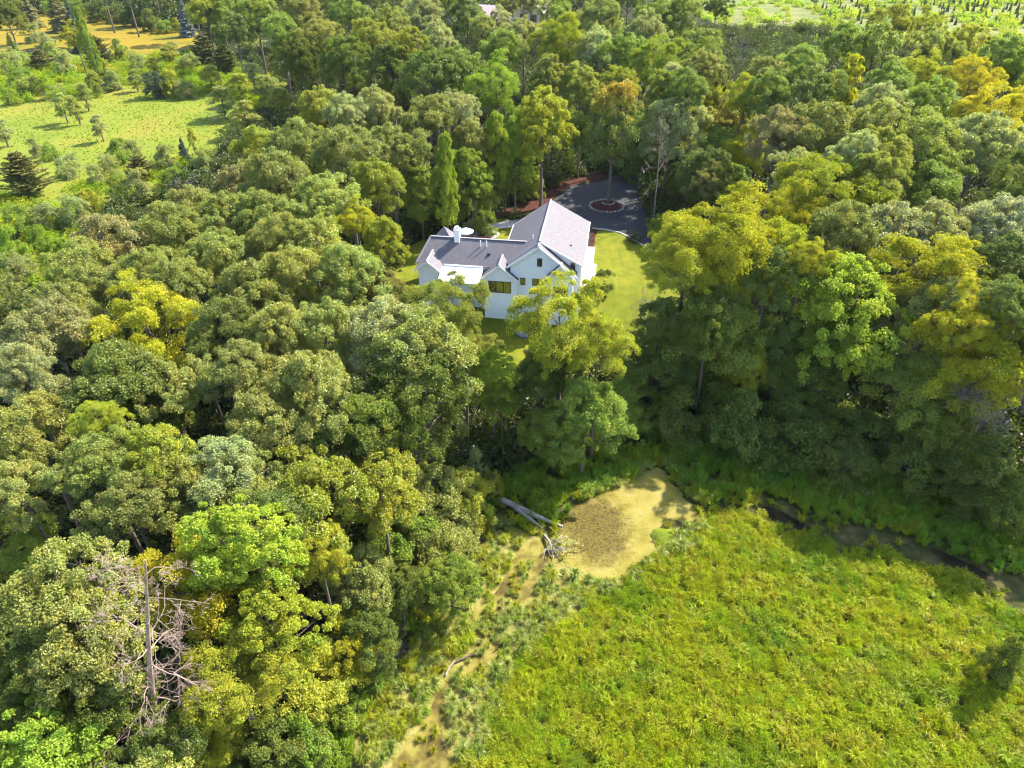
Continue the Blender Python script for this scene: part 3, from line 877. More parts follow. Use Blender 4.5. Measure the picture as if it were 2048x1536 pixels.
PALETTE = {'o': (0.213, 0.222, 0.048), 'g': (0.175, 0.222, 0.033), 'd': (0.112, 0.14, 0.024), 'm': (0.209, 0.275, 0.029), 'y': (0.25, 0.263, 0.022), 'Y': (0.319, 0.294, 0.018), 's': (0.256, 0.269, 0.106), 'b': (0.075, 0.106, 0.069), 'w': (0.308, 0.319, 0.176), 'j': (0.125, 0.125, 0.025), 'B': (0.187, 0.242, 0.286), 't': (0.213, 0.194, 0.069), 'p': (0.237, 0.256, 0.053)}  # 'w': sun glare on leaf tops put into a whitish crown colour
LABELS = [
    'open yellow-green tree directly below the white house front',
    'open-crowned yellow-green tree below the sunny lawn',
    'broad dark green tree below and right of the white house',
    'broad dark green tree below the white house',
    'second rounded mid-green tree below the sunny lawn',
    'rounded mid-green tree above the fallen log',
    'open-crowned pale green tree below and left of the white house',
    'second rounded bright green tree above and right of the pink-grey dead tree',
    'first rounded bright green tree above and right of the pink-grey dead tree',
    'open-crowned pale green tree above and right of the pink-grey dead tree',
    'broad olive-green tree above the pink-grey dead tree',
    'broad silvery green tree above the pink-grey dead tree',
    'second broad olive-green tree above and left of the pink-grey dead tree',
    'rounded dark green tree above the pink-grey dead tree',
    'broad dark green tree left of the pink-grey dead tree',
    'rounded mid-green tree left of the pink-grey dead tree',
    'third broad olive-green tree above and left of the pink-grey dead tree',
    'fourth broad olive-green tree left of the pink-grey dead tree',
    'broad dark green tree above and left of the pink-grey dead tree',
    'open-crowned golden-green tree below and right of the round olive-brown cedar',
    'broad tan-green tree below the round olive-brown cedar',
    'broad silvery green tree below the round olive-brown cedar',
    'broad dark green tree below and right of the round olive-brown cedar',
    'rounded dark green tree left of the pink-grey dead tree',
    'fifth broad olive-green tree left of the pink-grey dead tree',
    'second broad olive-green tree left of the pink-grey dead tree',
    'first broad olive-green tree left of the pink-grey dead tree',
    'first broad olive-green tree above and left of the pink-grey dead tree',
    'open-crowned yellow-green tree below the round olive-brown cedar',
    'broad pale green tree above the tall dead trunk',
    'broad yellow-green tree left of the pink-grey dead tree',
    'broad pale green tree left of the pink-grey dead tree',
    'broad olive-green tree above the tall dead trunk',
    'second broad olive-green tree below the round olive-brown cedar',
    'third broad olive-green tree above and left of the tall dead trunk',
    'broad silvery green tree left of the pink-grey dead tree',
    'second broad olive-green tree above and left of the tall dead trunk',
    'bright light-green rounded tree behind the golden tree near the tall dead trunk',
    'open-crowned golden-green tree above the tall dead trunk',
    'second broad yellow-green tree below and left of the pink-grey dead tree',
    'first broad yellow-green tree below and left of the pink-grey dead tree',
    'first broad olive-green tree below the pink-grey dead tree',
    'broad yellow-green tree above and left of the fallen log',
    'broad olive-green tree left of the fallen log',
    'rounded mid-green tree below the pink-grey dead tree',
    'open-crowned yellow-green tree below and left of the pink-grey dead tree',
    'second broad olive-green tree below the pink-grey dead tree',
    'rounded yellow-green tree above and right of the tall dead trunk',
    'broad yellow-green tree right of the tall dead trunk',
    'open-crowned yellow-green tree right of the tall dead trunk',
    'second rounded dark green tree left of the tall dead trunk',
    'first rounded dark green tree left of the tall dead trunk',
    'rounded bright green tree below and left of the tall dead trunk',
    'open-crowned yellow-green tree below and right of the tall dead trunk',
    'broad dark green tree below the tall dead trunk',
    'rounded dark green tree below and right of the tall dead trunk',
    'first broad olive-green tree above and left of the tall dead trunk',
    'broad olive-green tree above and right of the tall dead trunk',
    'broad dark green tree below and left of the pink-grey dead tree',
    'third broad olive-green tree left of the pink-grey dead tree',
    'second rounded dark green tree below and left of the fallen log',
    'bushy silvery green shrub above and left of the fallen log',
    'bushy yellow-green shrub above and left of the fallen log',
    'rounded mid-green tree below and left of the fallen log',
    'first rounded dark green tree below and left of the fallen log',
    'open-crowned golden-green tree right of the tall dead trunk',
    'bushy mid-green shrub below and right of the tall dead trunk',
    'bushy bright green shrub right of the tall dead trunk',
    'tall golden-green tree with leaning trunk right of the sunny lawn',
    'open-crowned yellow-green tree above and left of the white-topped green tree',
    'open-crowned yellow-green tree right of the sunny lawn',
    'broad mid-green tree below and right of the sunny lawn',
    'first rounded dark green tree below and right of the sunny lawn',
    'open-crowned golden-green tree below and left of the white-topped green tree',
    'second rounded dark green tree below and left of the white-topped green tree',
    'first rounded mid-green tree below the sunny lawn',
    'broad dark green tree below and left of the white-topped green tree',
    'large bright green tree with whitish sunlit top near the right edge',
    'first open-crowned golden-green tree above and left of the white-topped green tree',
    'first rounded dark green tree below and left of the white-topped green tree',
    'open-crowned golden-green tree right of the white-topped green tree',
    'second open-crowned golden-green tree above the bare grey crown',
    'second broad mid-green tree left of the bare grey crown',
    'first open-crowned golden-green tree above the bare grey crown',
    'first broad pale whitish-green tree above and right of the white-topped green tree',
    'first broad silvery green tree above and right of the white-topped green tree',
    'second broad pale whitish-green tree above and right of the white-topped green tree',
    'broad dark green tree right of the white-topped green tree',
    'broad dark green tree above the bare grey crown',
    'open-crowned yellow-green tree above the white-topped green tree',
    'first rounded pale green tree above the white-topped green tree',
    'second open-crowned golden-green tree above and left of the white-topped green tree',
    'second rounded pale green tree above the white-topped green tree',
    'second broad silvery green tree below and right of the open far marsh',
    'broad silvery green tree below the open far marsh',
    'second broad olive-green tree below the open far marsh',
    'broad olive-green tree below and right of the open far marsh',
    'broad tan-green tree below the open far marsh',
    'broad pale green tree below and right of the open far marsh',
    'second broad silvery green tree above and right of the white-topped green tree',
    'open-crowned golden-green tree below and right of the open far marsh',
    'third broad mid-green tree below and right of the open far marsh',
    'first broad silvery green tree below and right of the open far marsh',
    'tall upright golden-green tree below and right of the open far marsh',
    'second broad dark green tree below the open far marsh',
    'first broad mid-green tree below and right of the open far marsh',
    'broad mid-green tree below the open far marsh',
    'second broad mid-green tree below and right of the open far marsh',
    'second open-crowned yellow-green tree right of the open far marsh',
    'open-crowned golden-green tree right of the open far marsh',
    'first broad yellow-green tree right of the open far marsh',
    'first open-crowned yellow-green tree right of the open far marsh',
    'second broad mid-green tree right of the open far marsh',
    'first broad mid-green tree right of the open far marsh',
    'broad pale green tree right of the open far marsh',
    'second broad yellow-green tree right of the open far marsh',
    'third broad mid-green tree right of the open far marsh',
    'rounded bright green tree right of the open far marsh',
    'first broad olive-green tree left of the open far marsh',
    'second broad mid-green tree left of the open far marsh',
    'first broad mid-green tree left of the open far marsh',
    'second broad silvery green tree above the orange-topped tree',
    'broad olive-green tree right of the far tan house',
    'first broad mid-green tree right of the far tan house',
    'broad mid-green tree above the orange-topped tree',
    'open-crowned bright green tree above and right of the orange-topped tree',
    'open-crowned mid-green tree below and left of the open far marsh',
    'open-crowned yellow-green tree below and right of the far tan house',
    'first broad silvery green tree above the orange-topped tree',
    'broad silvery green tree below and right of the far tan house',
    'broad mid-green tree below the far tan house',
    'open-crowned bright green tree below the far tan house',
    'first broad dark green tree left of the far tan house',
    'second broad silvery green tree left of the far tan house',
    'third broad olive-green tree left of the far tan house',
    'second broad mid-green tree left of the far tan house',
    'first broad olive-green tree right of the blue spruce',
    'second broad mid-green tree right of the blue spruce',
    'first broad mid-green tree right of the blue spruce',
    'broad dark green tree below and left of the far tan house',
    'rounded dark green tree left of the far tan house',
    'second rounded dark green tree right of the blue spruce',
    'first rounded dark green tree right of the blue spruce',
    'third broad mid-green tree right of the blue spruce',
    'second broad olive-green tree right of the blue spruce',
    'second broad yellow-green tree left of the far tan house',
    'first broad yellow-green tree left of the far tan house',
    'broad mid-green tree below and left of the far tan house',
    'first broad olive-green tree left of the far tan house',
    'rounded golden-green tree left of the orange-topped tree',
    'first tall upright bright green tree left of the orange-topped tree',
    'second tall upright bright green tree left of the orange-topped tree',
    'tall upright bright green tree above the patio umbrella',
    'broad olive-green tree above the patio umbrella',
    'first broad silvery green tree below and left of the far tan house',
    'broad olive-green tree below and left of the far tan house',
    'second broad silvery green tree below and left of the far tan house',
    'broad silvery green tree above and left of the patio umbrella',
    'second broad yellow-green tree right of the upper clearing',
    'second broad olive-green tree above and left of the patio umbrella',
    'third broad olive-green tree above and left of the patio umbrella',
    'second broad olive-green tree right of the upper clearing',
    'first broad yellow-green tree right of the upper clearing',
    'first broad olive-green tree right of the upper clearing',
    'second broad pale green tree left of the patio umbrella',
    'broad tan-green tree below and right of the upper clearing',
    'first broad olive-green tree above and left of the patio umbrella',
    'rounded mid-green tree above the patio umbrella',
    'tall upright dark green tree above the patio umbrella',
    'tall upright mid-green tree above and left of the patio umbrella',
    'tall upright mid-green tree above the patio umbrella',
    'rounded dark green tree above and right of the patio umbrella',
    'rounded mid-green tree left of the driveway island',
    'open-crowned golden-green tree left of the patio umbrella',
    'rounded yellow-green tree left of the patio umbrella',
    'third broad pale green tree left of the patio umbrella',
    'fourth broad olive-green tree below and right of the upper clearing',
    'first broad pale green tree left of the patio umbrella',
    'broad olive-green tree left of the patio umbrella',
    'rounded tan-green tree below and left of the patio umbrella',
    'broad pale green tree below and right of the upper clearing',
    'first broad olive-green tree below the upper clearing',
    'broad tan-green tree below and right of the round olive-brown cedar',
    'broad olive-green tree below and right of the round olive-brown cedar',
    'second broad olive-green tree below the upper clearing',
    'first broad olive-green tree below the round olive-brown cedar',
    'third broad olive-green tree below the upper clearing',
    'fifth broad olive-green tree below and right of the upper clearing',
    'first broad olive-green tree below and right of the upper clearing',
    'second broad olive-green tree below and right of the upper clearing',
    'third broad olive-green tree below and right of the upper clearing',
    'rounded silvery green tree right of the orange-topped tree',
    'open-crowned yellow-green tree right of the orange-topped tree',
    'second broad olive-green tree below and left of the open far marsh',
    'third broad mid-green tree right of the orange-topped tree',
    'first broad mid-green tree right of the orange-topped tree',
    'open-crowned golden-green tree right of the orange-topped tree',
    'open-crowned tan-green tree right of the driveway island',
    'rounded mid-green tree left of the orange-topped tree',
    'rounded dark green tree below and right of the orange-topped tree',
    'rounded dark green tree above and right of the driveway island',
    'broad mid-green tree right of the driveway island',
    'tall upright mid-green tree above and left of the dry golden meadow',
    'open-crowned yellow-green tree left of the dry golden meadow',
    'conical blue-green tree above and left of the dry golden meadow',
    'first pointed olive-brown tree left of the dry golden meadow',
    'rounded dark green tree left of the dry golden meadow',
    'second conical tan-green tree above and left of the dry golden meadow',
    'first conical tan-green tree above and left of the dry golden meadow',
    'rounded dark green tree above and left of the dry golden meadow',
    'rounded dark green tree above the dry golden meadow',
    'rounded dark green tree left of the blue spruce',
    'rounded dark green tree above and left of the blue spruce',
    'bushy dark green shrub above and left of the dry golden meadow',
    'bushy dark green shrub above the dry golden meadow',
    'first bushy dark green shrub above and right of the dry golden meadow',
    'second bushy dark green shrub above and right of the dry golden meadow',
    'bushy mid-green shrub below and left of the blue spruce',
    'bushy mid-green shrub above and left of the dry golden meadow',
    'first bushy mid-green shrub left of the dry golden meadow',
    'bushy dark green shrub left of the dry golden meadow',
    'bushy golden-green shrub below and left of the blue spruce',
    'broad yellow-green tree above and right of the blue spruce',
    'pointed dark green tree right of the blue spruce',
    'pointed olive-brown tree below and right of the blue spruce',
    'first broad dark green tree right of the blue spruce',
    'pointed dark green tree below and right of the blue spruce',
    'bushy silvery green shrub below and right of the blue spruce',
    'pointed olive-brown tree right of the blue spruce',
    'pointed olive-brown tree left of the far tan house',
    'pointed pale green tree below and left of the far tan house',
    'pointed dark green tree below and left of the far tan house',
    'pointed olive-brown tree below and left of the far tan house',
    'conical dark green tree left of the far tan house',
    'conical dark green tree right of the blue spruce',
    'conical dark green tree below and left of the far tan house',
    'round olive-brown cedar at the left edge of the clearing',
    'conical blue-green tree right of the upper clearing',
    'first slender yellow-green tree right of the upper clearing',
    'slender silvery green tree left of the upper clearing',
    'second slender pale green tree below and left of the dry golden meadow',
    'slender pale green tree above and left of the upper clearing',
    'first slender pale green tree below and left of the dry golden meadow',
    'second slender yellow-green tree below and left of the dry golden meadow',
    'first slender yellow-green tree below and left of the dry golden meadow',
    'bushy silvery green shrub below the dry golden meadow',
    'leafless grey shrub below and left of the dry golden meadow',
    'bushy pale green shrub above the round olive-brown cedar',
    'bushy bright green shrub above the round olive-brown cedar',
    'slender silvery green tree above and left of the round olive-brown cedar',
    'bushy blue-green shrub above the upper clearing',
    'bushy yellow-green shrub above and right of the upper clearing',
    'bushy silvery green shrub above and right of the upper clearing',
    'bushy silvery green shrub below and right of the dry golden meadow',
    'slender yellow-green tree below and right of the dry golden meadow',
    'slender yellow-green tree below and left of the blue spruce',
    'first bushy silvery green shrub below the blue spruce',
    'second bushy silvery green shrub below the blue spruce',
    'slender pale green tree below the dry golden meadow',
    'bushy dark green shrub below and right of the blue spruce',
    'leafless grey shrub right of the upper clearing',
    'slender pale green tree above and right of the upper clearing',
    'second slender yellow-green tree below and right of the blue spruce',
    'slender silvery green tree below and right of the blue spruce',
    'slender pale green tree right of the upper clearing',
    'slender pale green tree below and right of the blue spruce',
    'second slender yellow-green tree right of the upper clearing',
    'first slender yellow-green tree below and right of the blue spruce',
    'conical mid-green tree left of the dry golden meadow',
    'second bushy silvery green shrub left of the dry golden meadow',
    'first bushy silvery green shrub left of the dry golden meadow',
    'bushy pale green shrub left of the dry golden meadow',
    'second pointed olive-brown tree left of the dry golden meadow',
    'third bushy silvery green shrub left of the dry golden meadow',
    'second bushy mid-green shrub left of the dry golden meadow',
    'second bushy silvery green shrub below and left of the dry golden meadow',
    'bushy pale green shrub below the dry golden meadow',
    'first bushy silvery green shrub below and left of the dry golden meadow',
    'bushy mid-green shrub above and right of the round olive-brown cedar',
    'first bushy silvery green shrub right of the round olive-brown cedar',
    'bushy silvery green shrub above and right of the round olive-brown cedar',
    'first bushy mid-green shrub below and left of the upper clearing',
    'first bushy silvery green shrub below and left of the upper clearing',
    'second bushy silvery green shrub below and left of the upper clearing',
    'pointed olive-brown tree below the upper clearing',
    'first bushy silvery green shrub below and right of the upper clearing',
    'second bushy silvery green shrub below and right of the upper clearing',
    'bushy mid-green shrub below and right of the upper clearing',
    'second bushy mid-green shrub below and left of the upper clearing',
    'second bushy silvery green shrub right of the round olive-brown cedar',
    'bare grey tree below and right of the upper clearing',
    'bushy silvery green shrub below the upper clearing',
    'first bushy silvery green shrub below and right of the round olive-brown cedar',
    'second bushy silvery green shrub below and right of the round olive-brown cedar',
    'bushy mid-green shrub below the round olive-brown cedar',
    'second bushy bright green shrub below the round olive-brown cedar',
    'first bushy bright green shrub below the round olive-brown cedar',
    'bushy bright green shrub below and right of the round olive-brown cedar',
    'first bushy silvery green shrub below the round olive-brown cedar',
    'second bushy silvery green shrub below the round olive-brown cedar',
    'bushy pale green shrub below the round olive-brown cedar',
    'bushy yellow-green shrub below and right of the round olive-brown cedar',
    'bare birch-like tree with pale trunk below the open far marsh',
    'bare grey tree right of the open far marsh',
    'slim dead tree with brown twig top and pale trunk right of the driveway island',
    'bare grey tree left of the far tan house',
    'bare grey tree right of the blue spruce',
    'leafless grey shrub right of the driveway island',
    'leafless grey shrub below and right of the open far marsh',
    'leafless grey shrub below and right of the sunny lawn',
    'leafless grey shrub below the open far marsh',
    'bushy dark green shrub below and left of the sunny lawn',
    'bushy mid-green shrub above and right of the sunny lawn',
    'bushy mid-green shrub above and right of the patio umbrella',
    'bushy silvery green shrub above the patio umbrella',
    'bushy yellow-green shrub below and left of the bare grey crown',
    'bushy dark green shrub right of the marsh meadow',
    'bushy dark green shrub below the white-topped green tree',
    'rounded dark green tree left of the bare grey crown',
    'first broad mid-green tree left of the bare grey crown',
    'second bushy dark green shrub above and right of the duckweed pond',
    'first bushy dark green shrub above and right of the duckweed pond',
    'rounded dark green tree below the bare grey crown',
    'first bushy dark green shrub below and left of the bare grey crown',
    'second bushy dark green shrub below and left of the bare grey crown',
    'bushy dark green shrub below the bare grey crown',
    'bushy yellow-green shrub above the duckweed pond',
    'bushy dark green shrub above the fallen log',
    'broad dark green tree right of the driveway island',
    'broad olive-green tree right of the orange-topped tree',
    'broad dark green tree above the dry golden meadow',
    'broad dark green tree above and left of the blue spruce',
    'broad mid-green tree above the dry golden meadow',
    'broad dark green tree above the blue spruce',
    'broad dark green tree above and right of the blue spruce',
    'second broad dark green tree right of the blue spruce',
    'fourth broad mid-green tree right of the blue spruce',
    'second broad dark green tree left of the far tan house',
    'first broad mid-green tree left of the far tan house',
    'broad dark green tree above the far tan house',
    'second broad mid-green tree right of the far tan house',
    'broad dark green tree right of the far tan house',
    'second broad olive-green tree left of the open far marsh',
    'bare grey tree left of the pink-grey dead tree',
    'bare grey tree below the upper clearing',
    'bare grey tree above and left of the pink-grey dead tree',
    'bare grey tree above and left of the tall dead trunk',
    'broad olive-green tree below and left of the tall dead trunk',
    'rounded olive-green tree below the tall dead trunk',
    'open-crowned mid-green tree above and left of the tall dead trunk',
    'broad mid-green tree left of the tall dead trunk',
    'broad dark green tree left of the tall dead trunk',
    'open-crowned pale green tree above and left of the tall dead trunk',
    'broad yellow-green tree above and left of the patio umbrella',
    'rounded pale green tree above and left of the orange-topped tree',
    'open-crowned dark green tree above and right of the white-topped green tree',
    'second broad olive-green tree left of the far tan house',
    'broad mid-green tree above and right of the white-topped green tree',
    'rounded yellow-green tree above the orange-topped tree',
    'broad dark green tree left of the open far marsh',
    'rounded olive-green tree below and right of the far tan house',
    'first broad silvery green tree left of the far tan house',
    'third open-crowned yellow-green tree right of the open far marsh',
    'broad silvery green tree above and right of the far tan house',
    'first broad dark green tree below the open far marsh',
    'rounded mid-green tree right of the open far marsh',
    'broad olive-green tree above the white-topped green tree',
    'open-crowned pale whitish-green tree below and left of the far tan house',
    'broad pale green tree above the far tan house',
    'rounded pale whitish-green tree above and right of the orange-topped tree',
    'second broad mid-green tree right of the orange-topped tree',
    'first broad olive-green tree below and left of the open far marsh',
    'open-crowned yellow-green tree below and left of the open far marsh',
    'rounded mid-green tree above and right of the orange-topped tree',
    'broad dark green tree below and left of the open far marsh',
    'first broad olive-green tree below the open far marsh',
    'broad dark green tree left of the white-topped green tree',
    'rounded mid-green tree below and right of the white-topped green tree',
    'broad olive-green tree right of the white-topped green tree',
    'broad dark green tree above and right of the bare grey crown',
    'broad olive-green tree right of the bare grey crown',
    'second rounded dark green tree below and right of the sunny lawn',
    'broad dark green tree below and right of the sunny lawn',
    'broad olive-green tree above and right of the bare grey crown',
    'broad mid-green tree right of the bare grey crown',
    'tall pale blue spruce standing at the edge of the dry golden meadow',
    'sedge tussock on the far shore of the duckweed pond',
    'sedge tussock between the channel and the leafy marsh plants',
    'sedge tussock between the wood edge and the channel',
    'sedge tussock by the mossy mound on the pond edge',
    'sedge tussock standing in the shallow channel',
]
GROUPS = ['trees of the woodland round the white house', 'shrubs in the clearing and along the wood edge', 'evergreens among the other trees', 'slender young trees in the upper clearing', 'sedge tussocks on the far pond shore', 'sedge tussocks right of the channel', 'sedge tussocks left of the channel', 'sedge tussocks by the mossy mound', 'sedge tussocks in the channel']
